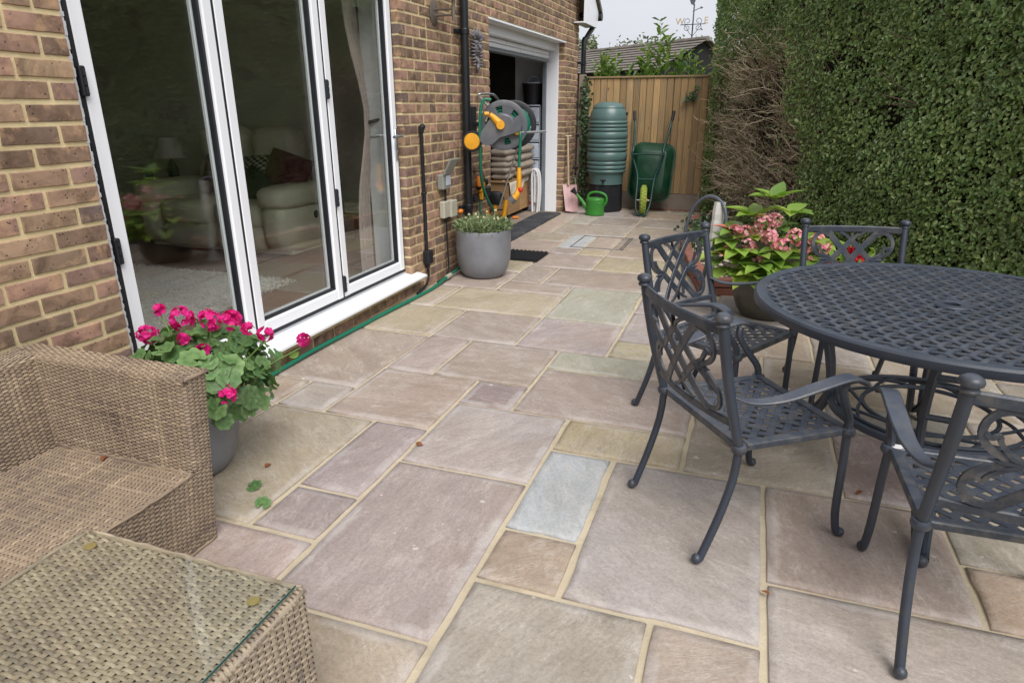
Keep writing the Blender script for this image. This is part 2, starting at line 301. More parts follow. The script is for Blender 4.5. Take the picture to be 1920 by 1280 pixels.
MAT['pinkdust'] = plain('faded_red_plastic', srgb(188, 152, 152), .55, .15)
MAT['plas'] = plain('plastic_wrap', srgb(206, 204, 200), .3, .05, 20, .3)
MAT['greyhose'] = plain('grey_hose', srgb(86, 92, 102), .4, .1)
MAT['box'] = plain('grey_socket_box', srgb(138, 140, 134), .5, .06)
MAT['boxlid'] = plain('pale_socket_box', srgb(176, 172, 156), .5, .06)
MAT['mask'] = MAT['plaque']
MAT['grass'] = plain('ground_cover', srgb(92, 98, 66), .95, .3, 3, .6)
# ------------------------------------------------------------------ helpers
def setp(o, label=None, cat=None, group=None, kind=None):
    if label: o['label'] = label
    if cat: o['category'] = cat
    if group: o['group'] = group
    if kind: o['kind'] = kind
    return o
def thing(name, label, cat, loc=(0, 0, 0), rz=0, group=None):
    o = bpy.data.objects.new(name, None); COL.objects.link(o); o.location = loc; o.rotation_euler = (0, 0, rz); o.empty_display_size = .1
    return setp(o, label, cat, group)
def struct(o): o['kind'] = 'structure'; return o
def npmesh(name, V, F, smooth=False):
    V = np.asarray(V, np.float32); me = bpy.data.meshes.new(name)
    if isinstance(F, np.ndarray):
        k = F.shape[1]; me.vertices.add(len(V)); me.vertices.foreach_set('co', V.ravel())
        me.loops.add(F.size); me.loops.foreach_set('vertex_index', F.astype(np.int32).ravel())
        me.polygons.add(len(F)); me.polygons.foreach_set('loop_start', np.arange(0, F.size, k, dtype=np.int32))
        try: me.polygons.foreach_set('loop_total', np.full(len(F), k, np.int32))
        except Exception: pass
        me.update(calc_edges=True)
    else:
        me.from_pydata(V.tolist(), [], F); me.update()
    me.polygons.foreach_set('use_smooth', [smooth]*len(me.polygons))
    return me
def obj(name, me, mat, parent=None, loc=(0, 0, 0), rot=(0, 0, 0), kind=None):
    if mat is not None and len(me.materials) == 0: me.materials.append(MAT[mat] if isinstance(mat, str) else mat)
    o = bpy.data.objects.new(name, me); COL.objects.link(o); o.parent = parent; o.location = loc; o.rotation_euler = rot
    if kind: o['kind'] = kind
    return o
class MB:
    def __init__(s): s.V = []; s.F = []; s.n = 0
    def add(s, V, F, M=None):
        V = np.asarray(V, float)
        if M is not None:
            A = np.array(M); V = V @ A[:3, :3].T + A[:3, 3]
        s.V.append(V); s.F += [tuple(i+s.n for i in f) for f in F]; s.n += len(V); return s
    def box(s, x0, x1, y0, y1, z0, z1, b=0.0, M=None):
        if b <= 0:
            V = [(x, y, z) for z in (z0, z1) for y in (y0, y1) for x in (x0, x1)]
            F = [(0, 2, 3, 1), (4, 5, 7, 6), (0, 1, 5, 4), (2, 6, 7, 3), (0, 4, 6, 2), (1, 3, 7, 5)]
            return s.add(V, F, M)
        V = []; F = []
        cx = [(x0, x0+b), (x1, x1-b)]; cy = [(y0, y0+b), (y1, y1-b)]; cz = [(z0, z0+b), (z1, z1-b)]
        idx = {}
        for i in (0, 1):
            for j in (0, 1):
                for k in (0, 1):
                    X, xi = cx[i]; Y, yi = cy[j]; Z, zi = cz[k]
                    for ax, p in enumerate(((X, yi, zi), (xi, Y, zi), (xi, yi, Z))): idx[i, j, k, ax] = len(V); V.append(p)
        I = lambda i, j, k, a: idx[i, j, k, a]
        def q(a, b_, c, d, n):
            P = [np.array(V[t_]) for t_ in (a, b_, c, d)]; nn = np.cross(P[1]-P[0], P[2]-P[0])
            F.append((a, b_, c, d) if np.dot(nn, n) > 0 else (d, c, b_, a))
        for i in (0, 1):
            sg = 2*i-1
            q(I(i, 0, 0, 0), I(i, 1, 0, 0), I(i, 1, 1, 0), I(i, 0, 1, 0), (sg, 0, 0))
            q(I(0, i, 0, 1), I(1, i, 0, 1), I(1, i, 1, 1), I(0, i, 1, 1), (0, sg, 0))
            q(I(0, 0, i, 2), I(1, 0, i, 2), I(1, 1, i, 2), I(0, 1, i, 2), (0, 0, sg))
        for i in (0, 1):
            for j in (0, 1):
                si, sj = 2*i-1, 2*j-1
                q(I(i, j, 0, 0), I(i, j, 1, 0), I(i, j, 1, 1), I(i, j, 0, 1), (si, sj, 0))
                q(I(i, 0, j, 0), I(i, 1, j, 0), I(i, 1, j, 2), I(i, 0, j, 2), (si, 0, sj))
                q(I(0, i, j, 1), I(1, i, j, 1), I(1, i, j, 2), I(0, i, j, 2), (0, si, sj))
                for k in (0, 1):
                    sk = 2*k-1; a, b_, c = I(i, j, k, 0), I(i, j, k, 1), I(i, j, k, 2)
                    P = [np.array(V[t_]) for t_ in (a, b_, c)]
                    F.append((a, b_, c) if np.dot(np.cross(P[1]-P[0], P[2]-P[0]), (si, sj, sk)) > 0 else (c, b_, a))
        return s.add(V, F, M)
    def tube(s, path, r, n=8, cap=True, closed=False, M=None, flat=None, upv=(0, 0, 1)):
        """sweep; r scalar or list; flat=(w,h) gives a bevelled rectangular section, w along side, h along up"""
        P = [Vector(p) for p in path]; k = len(P); rs = r if hasattr(r, '__len__') else [r]*k
        V = []; F = []; prevN = None
        for i in range(k):
            if closed: t_ = P[(i+1) % k]-P[i-1]
            else: t_ = P[min(i+1, k-1)]-P[max(i-1, 0)]
            t_.normalize()
            if flat is not None:
                u = Vector(upv); side = t_.cross(u)
                if side.length < 1e-4: side = t_.cross(Vector((1, 0, 0)))
                side.normalize(); nn = side.cross(t_).normalized()
            else:
                if prevN is None:
                    a = Vector((0, 0, 1)) if abs(t_.z) < .9 else Vector((1, 0, 0)); nn = (a-t_*a.dot(t_)).normalized()
                else:
                    nn = prevN-t_*prevN.dot(t_); nn.normalize()
                prevN = nn; side = t_.cross(nn)
            if flat is None:
                for j in range(n):
                    a = 2*PI*j/n; V.append(P[i]+rs[i]*(math.cos(a)*nn+math.sin(a)*side))
            else:
                w, h = flat; sc = rs[i]; m = .3*min(w, h)
                sec = [(w/2-m, h/2), (w/2, h/2-m), (w/2, -h/2+m), (w/2-m, -h/2), (-w/2+m, -h/2), (-w/2, -h/2+m), (-w/2, h/2-m), (-w/2+m, h/2)]
                n = 8
                for a, b_ in sec: V.append(P[i]+sc*a*side+sc*b_*nn)
        for i in range(k if closed else k-1):
            for j in range(n):
                a = i*n+j; b_ = i*n+(j+1) % n; c = ((i+1) % k)*n+(j+1) % n; d = ((i+1) % k)*n+j
                F.append((a, d, c, b_) if flat is None else (a, b_, c, d))
        if cap and not closed:
            F.append(tuple(range(n)) if flat is None else tuple(range(n))[::-1]); F.append(tuple((k-1)*n+j for j in range(n))[::-1] if flat is None else tuple((k-1)*n+j for j in range(n)))
        return s.add([tuple(v) for v in V], F, M)
    def lathe(s, prof, n=24, M=None, cap=True):
        V = []; F = []; k = len(prof)
        for r, z in prof:
            for j in range(n): a = 2*PI*j/n; V.append((r*math.cos(a), r*math.sin(a), z))
        for i in range(k-1):
            for j in range(n): F.append((i*n+j, i*n+(j+1) % n, (i+1)*n+(j+1) % n, (i+1)*n+j))
        if cap:
            F.append(tuple(range(n))[::-1]); F.append(tuple((k-1)*n+j for j in range(n)))
        return s.add(V, F, M)
    def prism(s, pts, d, M=None):
        """2d outline (x,y) extruded along +z by d"""
        n = len(pts); V = [(x, y, 0) for x, y in pts]+[(x, y, d) for x, y in pts]
        F = [tuple(range(n))[::-1], tuple(range(n, 2*n))]+[(i, (i+1) % n, n+(i+1) % n, n+i) for i in range(n)]
        return s.add(V, F, M)
    def ball(s, c, r, n=10, m=6, sc=(1, 1, 1)):
        prof = [(max(r*math.sin(PI*i/m), 1e-4), -r*math.cos(PI*i/m)) for i in range(m+1)]
        Mx = Matrix.Translation(c) @ Matrix.Diagonal((*sc, 1)); return s.lathe(prof, n, Mx)
    def mesh(s, name, smooth=False):
        return npmesh(name, np.concatenate(s.V) if s.V else np.zeros((0, 3)), s.F, smooth)
    def build(s, name, mat, parent=None, smooth=False, loc=(0, 0, 0), rot=(0, 0, 0), kind=None, auto=None):
        me = s.mesh(name, smooth)
        if auto:
            me.polygons.foreach_set('use_smooth', [True]*len(me.polygons))
            try: me.set_sharp_from_angle(angle=R(auto))
            except Exception: pass
        return obj(name, me, mat, parent, loc, rot, kind)
def bez(p0, p1, p2, p3, n=8):
    o = []
    for i in range(n+1):
        t_ = i/n; a = (1-t_)**3; b = 3*t_*(1-t_)**2; c = 3*t_*t_*(1-t_); d = t_**3
        o.append(tuple(a*x+b*y+c*z+d*w for x, y, z, w in zip(p0, p1, p2, p3)))
    return o
def smooth_path(pts, n=6):
    """catmull-rom through points"""
    P = [np.array(p, float) for p in pts]; P = [2*P[0]-P[1]]+P+[2*P[-1]-P[-2]]; o = []
    for i in range(1, len(P)-2):
        for k in range(n):
            t_ = k/n; a, b, c, d = P[i-1], P[i], P[i+1], P[i+2]
            o.append(tuple(.5*(2*b+(c-a)*t_+(2*a-5*b+4*c-d)*t_*t_+(3*b-a-3*c+d)*t_**3)))
    o.append(tuple(P[-2])); return o
def copy_tree(o, parent=None, label=None):
    c = o.copy(); COL.objects.link(c); c.parent = parent
    if label: c['label'] = label
    for ch in list(o.children): copy_tree(ch, c)
    return c
def rotm(axis, a): return Matrix.Rotation(a, 4, axis)
def tr(x, y, z): return Matrix.Translation((x, y, z))
def leaf_cloud(C, N, U, length, width, fold=.25, curl=.1):
    """n leaves: centre C, normal N, up-dir U (n,3); 6 verts, 2 quads each"""
    n = len(C); U = U-N*(U*N).sum(1, keepdims=True); U /= np.linalg.norm(U, axis=1, keepdims=True)+1e-9
    S = np.cross(U, N); ln = np.asarray(length).reshape(-1, 1)*np.ones((n, 1)); wd = np.asarray(width).reshape(-1, 1)*np.ones((n, 1))
    b = C-U*ln*.5; t_ = C+U*ln*.5-N*ln*curl
    def sd(sg, a, w): return C+U*ln*a+S*wd*.5*sg*w+N*wd*fold
    V = np.stack([b, sd(1, -.2, .9), sd(1, .2, .85), t_, sd(-1, .2, .85), sd(-1, -.2, .9)], 1).reshape(-1, 3)
    i = np.arange(n)[:, None]*6
    F = np.concatenate([i+np.array([[0, 1, 2, 3]]), i+np.array([[0, 3, 4, 5]])], 0)
    return V, F
def unit(a): return a/(np.linalg.norm(a, axis=-1, keepdims=True)+1e-9)
# ------------------------------------------------------------------ ground and patio
me = npmesh('ground', [(-400, -400, 0), (400, -400, 0), (400, 400, 0), (-400, 400, 0)], [(0, 1, 2, 3)])
struct(obj('ground', me, 'grass', loc=(0, 0, -.06)))
patio = struct(obj('patio', npmesh('patio', [(-.05, -3.2, 0), (5.2, -3.2, 0), (5.2, 8.95, 0), (-.05, 8.95, 0)], [(0, 1, 2, 3)]), 'joint', loc=(0, 0, -.004)))
GX = [-.005, .283, .565, .857, 1.143, 1.433, 1.722, 2.0, 2.28, 2.588, 2.88, 3.19, 3.475, 3.765, 4.05, 4.34]
GY = [-3.12+.2945*i for i in range(11)]+[.11, .40, .687, .967, 1.268, 1.563, 1.872, 2.168, 2.457, 2.752, 3.045, 3.355, 3.65, 3.943, 4.23, 4.56, 4.845, 5.14, 5.435, 5.73, 6.03, 6.50, 6.78, 7.2, 7.5, 7.82, 8.12, 8.42, 8.72]
Y0 = 11   # index of y = .11
def yi(y): return min(range(len(GY)), key=lambda i: abs(GY[i]-y))
def xi(x): return min(range(len(GX)), key=lambda i: abs(GX[i]-x))
PAL = dict(mauve=srgb(165, 153, 149), violet=srgb(157, 143, 144), pink=srgb(168, 154, 146), beige=srgb(170, 159, 141), tan=srgb(169, 154, 139), blue=srgb(177, 180, 182),
           green=srgb(173, 170, 156), yellow=srgb(176, 165, 140), brown=srgb(157, 145, 136), grey=srgb(167, 159, 155), plum=srgb(145, 130, 128), rust=srgb(174, 153, 139), olive=srgb(164, 156, 145))
SL = [  # x0 x1 y0 y1 colour
 (.283, .857, .687, 1.563, 'beige'), (.857, 1.143, .967, 1.563, 'violet'), (.857, 1.143, .687, .967, 'violet'), (.565, 1.143, .11, .687, 'pink'),
 (1.143, 1.722, .40, 1.268, 'mauve'), (1.143, 1.722, -.175, .40, 'beige'), (1.143, 1.722, 1.268, 1.872, 'grey'), (1.722, 2.0, .967, 1.563, 'blue'),
 (1.722, 2.0, .687, .967, 'tan'), (1.722, 2.28, 1.563, 1.872, 'yellow'), (2.0, 2.588, .687, 1.563, 'grey'), (1.722, 2.28, .11, .687, 'olive'),
 (2.28, 2.588, .11, .687, 'pink'), (2.588, 3.19, .967, 1.563, 'brown'), (2.588, 3.475, .40, .967, 'grey'), (3.19, 3.475, .967, 1.268, 'rust'),
 (3.19, 3.765, 1.268, 1.872, 'olive'), (2.28, 2.88, 1.563, 2.168, 'olive'), (2.88, 3.19, 1.563, 2.168, 'plum'), (1.433, 2.28, 1.872, 2.457, 'brown'),
 (1.143, 1.433, 1.872, 2.168, 'plum'), (.565, 1.143, 1.563, 2.168, 'pink'), (.283, .565, 1.563, 1.872, 'grey'), (-.005, .283, 1.563, 1.872, 'tan'), (-.005, .565, 1.872, 2.752, 'pink'),
 (.565, .857, 2.168, 2.752, 'pink'), (.857, 1.433, 2.168, 2.752, 'brown'), (1.433, 2.0, 2.457, 2.752, 'green'), (1.143, 1.722, 2.752, 3.355, 'mauve'),
 (.565, 1.143, 2.752, 3.355, 'mauve'), (-.005, .565, 2.752, 3.355, 'beige'), (.283, 1.143, 3.355, 3.943, 'beige'), (-.005, .283, 3.355, 3.943, 'beige'),
 (1.143, 1.722, 3.355, 4.23, 'green'), (1.722, 2.0, 2.752, 3.045, 'yellow'), (1.722, 2.0, 3.045, 3.65, 'mauve'), (-.005, .565, 3.943, 4.56, 'brown'),
 (.565, 1.143, 3.943, 4.23, 'pink'), (.565, .857, 4.23, 4.845, 'pink'), (.857, 1.722, 4.23, 4.845, 'brown'), (.565, 1.143, 4.845, 5.435, 'pink'),
 (1.143, 2.0, 4.845, 5.435, 'yellow'), (-.005, .565, 4.56, 5.435, 'beige'), (.565, .857, 5.73, 6.5, 'blue'), (-.005, .565, 5.435, 6.03, 'pink'), (.565, .857, 5.435, 5.73, 'brown'),
 (.857, 1.143, 5.435, 5.73, 'yellow'), (1.143, 1.722, 5.435, 6.03, 'tan'), (.857, 1.143, 5.73, 6.5, 'tan'), (1.143, 1.722, 6.03, 6.5, 'brown'), (-.005, .565, 6.03, 6.5, 'tan'),
 (.283, 1.143, 6.5, 7.2, 'olive'), (-.005, .283, 6.5, 7.5, 'tan'), (1.143, 2.0, 6.5, 7.2, 'tan'), (.283, .565, 7.2, 7.82, 'green'), (.565, 1.143, 7.2, 7.82, 'brown'), (1.143, 2.0, 7.2, 7.82, 'brown'),
 (2.0, 2.588, 2.457, 3.045, 'pink'), (2.28, 2.88, 2.168, 2.457, 'pink'), (2.588, 3.19, 2.457, 3.045, 'tan'), (2.0, 2.28, 3.045, 3.65, 'grey'), (2.28, 2.88, 3.045, 3.65, 'tan'),
]
NX, NY = len(GX)-1, len(GY)-1; occ = np.zeros((NX, NY), bool); cells = []
for x0, x1, y0, y1, c in SL:
    a, b, c0, d = xi(x0), xi(x1), yi(y0), yi(y1); occ[a:b, c0:d] = True; cells.append((a, b, c0, d, c))
rs = random.Random(11)
for j in range(NY):
    for i in range(NX):
        if occ[i, j]: continue
        for w, h in rs.sample([(3, 2), (2, 3), (2, 2), (2, 2), (2, 1), (1, 2)], 6)+[(1, 1)]:
            if i+w <= NX and j+h <= NY and not occ[i:i+w, j:j+h].any(): break
        occ[i:i+w, j:j+h] = True
        if GY[j] > 4.3 and GX[i] > 1.98: continue          # planting bed there
        cells.append((i, i+w, j, j+h, rs.choice(['mauve', 'pink', 'tan', 'brown', 'grey', 'beige', 'olive'])))
def slab_mesh(w, h, rr):
    nseg = lambda l: max(4, int(l/.07)); pts = []
    for (ax, ay, bx, by) in ((0, 0, w, 0), (w, 0, w, h), (w, h, 0, h), (0, h, 0, 0)):
        n = nseg(math.hypot(bx-ax, by-ay)); wob = 0
        for k in range(n):
            t_ = k/n; wob = .6*wob+rr.uniform(-.0026, .0026)+(rr.uniform(.003, .007) if rr.random() < .06 else 0); d = wob if k else rr.uniform(.001, .006)
            nx, ny = (by-ay), -(bx-ax); l = math.hypot(nx, ny); pts.append((ax+(bx-ax)*t_-nx/l*abs(d)*1.3, ay+(by-ay)*t_-ny/l*abs(d)*1.3))
    n = len(pts); cx, cy = w/2, h/2; V = []; F = []
    rings = [(0, -.03), (0, .0005), (.004, .0045), (.030, .006), (.055, .0065)]
    for ins, z in rings:
        for (x, y) in pts:
            sx = min(max(x, ins), w-ins); sy = min(max(y, ins), h-ins); V.append((sx, sy, z+rr.uniform(-.0008, .0008)))
    for r_ in range(4):
        for k in range(n): F.append((r_*n+k, r_*n+(k+1) % n, (r_+1)*n+(k+1) % n, (r_+1)*n+k))
    V.append((cx, cy, .0065)); c = len(V)-1
    for k in range(n): F.append((4*n+k, 4*n+(k+1) % n, c))
    me = npmesh('paving_slab', V, F, True); at = me.attributes.new('rim', 'FLOAT', 'POINT'); at.data.foreach_set('value', [1.0]*(4*n)+[0.0]*(n+1)); return me
rr = random.Random(3)
for a, b, c0, d, colr in cells:
    g = .0085; x0, x1, y0, y1 = GX[a]+g+(.004 if a == 9 else 0)+rr.uniform(-.003, .003), GX[b]-g+rr.uniform(-.003, .003), GY[c0]+g+rr.uniform(-.003, .003), GY[d]-g+rr.uniform(-.003, .003)
    o = obj('paving_slab', slab_mesh(x1-x0, y1-y0, rr), 'slab', patio, (x0, y0, .004+rr.uniform(-.001, .0015)), (rr.uniform(-.002, .002), rr.uniform(-.002, .002), rr.uniform(-.003, .003)))
    c = PAL[colr]; k = rr.uniform(.93, 1.07); o.color = (c[0]*k*rr.uniform(.97, 1.03), c[1]*k, c[2]*k*rr.uniform(.96, 1.04), 1)
# manhole lid lines let into the slabs
mb = MB()
for z, s0, s1 in ((0, 0, 0),):
    for (xa, ya, xb, yb) in ((.72, 5.78, 1.26, 5.78), (1.26, 5.78, 1.26, 6.42), (1.26, 6.42, .72, 6.42), (.72, 6.42, .72, 5.78), (1.235, 5.8, 1.235, 6.4)):
        mb.box(min(xa, xb)-.006, max(xa, xb)+.006, min(ya, yb)-.006, max(ya, yb)+.006, .009, .0155)
mb.build('inspection_cover_frame', 'steel', patio)

# ------------------------------------------------------------------ house
house = thing('house', 'brown brick house with white folding doors and an open garage', 'house', (0, 0, 0))
DY0, DY1, DZ0, DZ1 = 1.07, 3.602, .15, 2.25       # door opening
QY0, QY1, QZ1 = 5.35, 8.10, 2.175                # garage opening
YA, YB, ZT = -3.0, 8.75, 3.0
mb = MB()
def wallbox(y0, y1, z0, z1): mb.box(-.29, -.0055, y0, y1, z0, z1)
e = .004
wallbox(YA, DY0-e, -.05, ZT); wallbox(DY0-e, DY1+e, -.05, DZ0-.006); wallbox(DY0-e, DY1+e, DZ1+e, ZT); wallbox(DY1+e, QY0-e, -.05, ZT)
wallbox(QY0-e, QY1+e, QZ1+e, ZT); wallbox(QY1+e, YB-e, -.05, ZT)
mb.box(-5, -.29, YB-.3, YB-.01, -.05, ZT); mb.box(-5.2, -5, YA, YB, -.05, ZT); mb.box(-5, -.29, YA, YA+.2, -.05, ZT)
wall = mb.build('wall', 'mortar', house)
def brick_mesh(rr, ln=.215):
    d, h = .1, .0605; nl = 4; P = []
    hy, hz = ln/2, h/2
    per = [(-hy, -hz)]+[(-hy+ln*i/nl, -hz) for i in range(1, nl)]+[(hy, -hz), (hy, 0), (hy, hz)]+[(hy-ln*i/nl, hz) for i in range(1, nl)]+[(-hy, hz), (-hy, 0)]
    n = len(per); V = []; F = []
    for (y, z) in per: V.append((-d, y, z))
    jit = [(rr.uniform(0, .0022), rr.uniform(0, .0018)) for _ in per]
    for (y, z), (a, b) in zip(per, jit): V.append((-.005, y-math.copysign(a, y), z-math.copysign(b, z)))
    for (y, z), (a, b) in zip(per, jit): V.append((rr.uniform(-.001, .0006), y*(1-.018)-math.copysign(a, y), z*(1-.075)-math.copysign(b, z) if z else 0))
    for r_ in range(2):
        for k in range(n): F.append((r_*n+k, r_*n+(k+1) % n, (r_+1)*n+(k+1) % n, (r_+1)*n+k))
    V.append((.0012, 0, 0)); c = len(V)-1
    for k in range(n): F.append((2*n+k, 2*n+(k+1) % n, c))
    return V, F
rr = random.Random(5)
BR = {False: [brick_mesh(rr) for _ in range(6)], True: [brick_mesh(rr, .1025) for _ in range(5)]}
BMESH = {k: [npmesh('brick', V, F) for V, F in v] for k, v in BR.items()}
for k in BMESH:
    for m_ in BMESH[k]: m_.materials.append(MAT['brick'])
bricks = []   # (yc, zc, length)
def row_run(y0, y1, k, anchor):
    """fill [y0,y1] with stretcher bond in course k, counting from the anchored end"""
    L_ = y1-y0; p = 0; first = True
    while p < L_-.03:
        hb = (k % 2 == 1 and first); w = .1125 if hb else .225
        if not first and rr.random() < .13: w = .1125
        if p+w > L_-.045: w = L_-p+.0140 if p+w <= L_+.02 or L_-p < .235 else w
        ln = w-.0140
        if p+ln > L_+.001: ln = L_-p
        a = y0+p if anchor == 0 else y1-p-ln
        bricks.append((a+ln/2, (k+.5)*.075, ln)); p += ln+.0140; first = False
for k in range(0, int(ZT/.075)):
    z0, z1 = k*.075, (k+1)*.075
    row_run(-2.2, DY0, k, 1)
    if z1 <= DZ0+.01: row_run(DY0, DY1, k, 0)
    if z0 >= DZ1-.001: row_run(DY0, DY1, k, 0)
    if z0 >= QZ1-.001: row_run(DY1, YB, k, 0)
    else:
        row_run(DY1, QY0, k, 0); row_run(QY1, YB, k, 0)
sc = []
for (y, z, ln) in bricks:
    p = project([(0, y-ln/2, z-.03), (0, y+ln/2, z+.03)]); a = abs(p[1, 0]-p[0, 0])*abs(p[1, 1]-p[0, 1])*1.0
    ctr = p.mean(0); vis = p[:, 2].min() > .1 and -20 < ctr[0] < 1940 and -10 < ctr[1] < 1290
    if ctr[0] < 240 and ctr[1] > 655: vis = False                # behind the wicker sofa
    if y > 1.07 and y < 1.4 and z < .15: vis = False
    pr = project([(0, y, z-.03), (0, y, z+.03)]); hh = abs(pr[1, 1]-pr[0, 1])
    sc.append(hh*abs(p[1, 0]-p[0, 0]) if vis else -1)
order = np.argsort(-np.array(sc)); near = set(int(i) for i in order[:296] if sc[int(i)] > 0)
stuff = MB()
for i, (y, z, ln) in enumerate(bricks):
    half = ln < .16; ref = .1025 if half else .215; dx = rr.uniform(-.0015, .0025); var = rr.randrange(5)
    s_ = ln/ref; rx, rz = rr.uniform(-.006, .006), rr.uniform(-.006, .006)
    if i in near:
        o = obj('brick', BMESH[half][var], 'brick', wall, (dx, y, z+rr.uniform(-.0012, .0012)), (rx, 0, rz)); o.scale = (1, s_, 1)
    else:
        V, F = BR[half][var]; stuff.add(V, F, tr(dx, y, z) @ rotm('X', rx) @ Matrix.Diagonal((1, s_, 1, 1)))
stuff.build('brick', 'brick', wall, kind='stuff')

# white folding doors -------------------------------------------------
door = bpy.data.objects.new('folding_door', None); COL.objects.link(door); door.parent = house; door['label'] = 'three-leaf white folding door with dark gaskets'
FX0, FX1 = -.115, -.042
def frame_rect(mb, y0, y1, z0, z1, wd, x0, x1, b=.004, bot=None):
    bot = bot or wd
    mb.box(x0, x1, y0, y0+wd, z0, z1, b); mb.box(x0, x1, y1-wd, y1, z0, z1, b)
    mb.box(x0+.0015, x1-.0015, y0+wd-.002, y1-wd+.002, z0+.001, z0+bot, b); mb.box(x0+.0015, x1-.0015, y0+wd-.002, y1-wd+.002, z1-wd, z1-.001, b)
LV = [(1.134, 1.878), (1.892, 2.728), (2.742, 3.578)]
mb = MB(); frame_rect(mb, 1.058, 3.612, .168, 2.24, .026, -.125, -.055); mb.build('door_frame', 'upvc', door)
mb = MB()
mb.add([(-.12, 1.03, .135), (.075, 1.03, .128), (.085, 1.03, .134), (.085, 1.03, .148), (-.05, 1.03, .172), (-.12, 1.03, .172)] +
       [(-.12, 3.70, .135), (.075, 3.70, .128), (.085, 3.70, .134), (.085, 3.70, .148), (-.05, 3.70, .172), (-.12, 3.70, .172)],
       [(0, 1, 2, 3, 4, 5), (11, 10, 9, 8, 7, 6)]+[((i+1) % 6, i, 6+i, 6+(i+1) % 6) for i in range(6)])
mb.build('door_sill', 'upvc', door)
mb = MB()
for (y0, y1) in ((1.116, 1.136), (1.876, 1.894), (2.726, 2.744), (3.576, 3.590)): mb.box(-.1, -.0465, y0, y1, .19, 2.2)
mb.box(-.1, -.0455, 1.12, 3.588, .190, .212)
mb.build('door_seal', 'gasket', door)
for (y0, y1) in LV:
    z0, z1 = .208, 2.21
    mb = MB(); frame_rect(mb, y0, y1, z0, z1, .062, FX0, FX1, .006, .07)
    fr = mb.build('door_leaf_frame', 'upvc', door)
    mb = MB(); frame_rect(mb, y0+.060, y1-.060, z0+.068, z1-.060, .014, -.092, -.058, .003); mb.build('glazing_seal', 'gasket', door)
    mb = MB(); frame_rect(mb, y0+.062, y1-.062, z0+.070, z1-.062, .020, FX0+.002, -.093, .003); mb.build('glazing_bead', 'upvc', door)
    mb = MB(); mb.box(-.080, -.076, y0+.068, y1-.068, z0+.076, z1-.068); mb.build('pane', 'glass', door); mb = MB(); mb.box(-.096, -.092, y0+.068, y1-.068, z0+.076, z1-.068); mb.build('pane', 'glass', door)
def hinge(y, z):
    mb = MB(); mb.box(-.052, -.026, y-.013, y+.013, z-.055, z+.055, .004)
    for d in (-.034, 0, .034): mb.tube([(-.026, y, z+d-.014), (-.026, y, z+d+.014)], .008, 8)
    mb.build('hinge', 'gasket', door)
for y, zs in ((1.130, (.84, 1.50)), (2.735, (.30, .86, 1.50, 2.1)), ):
    for z in zs: hinge(y, z)
mb = MB(); mb.box(-.042, -.030, 3.535, 3.565, 1.03, 1.25, .005); mb.tube([(-.03, 3.55, 1.20), (.012, 3.55, 1.20)], .010, 10); mb.tube([(.012, 3.555, 1.20), (.014, 3.50, 1.20), (.012, 3.43, 1.197)], .0095, 10)
mb.tube([(-.031, 3.55, 1.09), (-.026, 3.55, 1.09)], .009, 10); mb.build('door_handle', 'steel', door, auto=40)
mb = MB(); mb.box(-.127, -.117, 3.535, 3.565, 1.05, 1.25, .004); mb.tube([(-.12, 3.55, 1.2), (-.16, 3.55, 1.2), (-.165, 3.42, 1.195)], .0095, 10); mb.build('door_handle', 'steel', door, auto=40)
mb = MB()
for i in range(128):                               # ragged pointing beside the left frame
    z = .17+i*.016; mb.box(-.07, -.043+rr.uniform(-.003, .003), 1.064, 1.108+rr.uniform(0, .004), z, z+.0162)
mb.build('frame_pointing', 'white', door)

# garage front ----------------------------------------------------------
mb = MB(); mb.box(-.3, .006, QY0-.02, QY1-.03, 2.150, 2.168, .002); mb.box(-.3, -.13, QY0, QY1-.03, 2.06, 2.15, .004); lint = mb.build('garage_lintel', 'upvc', house)
shut = bpy.data.objects.new('roller_shutter', None); COL.objects.link(shut); shut.parent = house
for k in range(2):
    mb = MB(); mb.box(-.29, -.20, QY0+.05, QY1-.1, 1.96+k*.05, 2.006+k*.05, .008); mb.build('shutter_slat', 'upvc', shut)
mb = MB(); mb.box(-.295, -.195, QY0+.05, QY1-.1, 1.925, 1.955, .004); mb.build('bottom_bar', 'greypipe', shut)
mb = MB(); mb.box(-.255, -.095, QY1-.022, QY1+.004, 0.005, 2.15, .003); mb.build('garage_jamb', 'upvc', house); mb = MB(); mb.box(-.255, -.095, QY0-.004, QY0+.02, .005, 2.15, .003); mb.build('garage_jamb', 'upvc', house)
mb = MB(); mb.box(-.30, -.257, QY1-.055, QY1-.005, .005, 2.05, .003); mb.build('shutter_rail', 'greypipe', house)

# garage room and living room shells --------------------------------------
mb = MB()
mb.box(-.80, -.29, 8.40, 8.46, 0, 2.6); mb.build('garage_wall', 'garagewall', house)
mb = MB(); mb.box(-3.2, -3.1, 4.95, 8.42, 0, 2.6); mb.box(-3.1, -.29, 4.9, 4.95, 0, 2.6); mb.box(-3.1, -.80, 8.41, 8.46, 0, 2.6); mb.build('garage_inner_wall', 'darkwall', house)  # walls past the white panel darkened, shade put into the colour
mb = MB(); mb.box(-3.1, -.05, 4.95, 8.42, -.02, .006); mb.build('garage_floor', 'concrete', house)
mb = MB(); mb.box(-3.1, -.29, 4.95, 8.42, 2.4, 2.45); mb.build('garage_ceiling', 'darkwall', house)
mb = MB(); mb.box(-4.7, -.12, .3, 4.75, .05, .17); mb.build('room_floor', 'roomfloor', house)
mb = MB(); mb.box(-4.8, -4.7, .2, 4.8, .1, 2.6); mb.box(-4.7, -.29, .2, .3, .1, 2.6); mb.box(-4.7, -.29, 4.72, 4.82, .1, 2.6); mb.box(-4.7, -.29, .3, 4.72, 2.45, 2.55); mb.build('room_wall', 'roomwall', house)
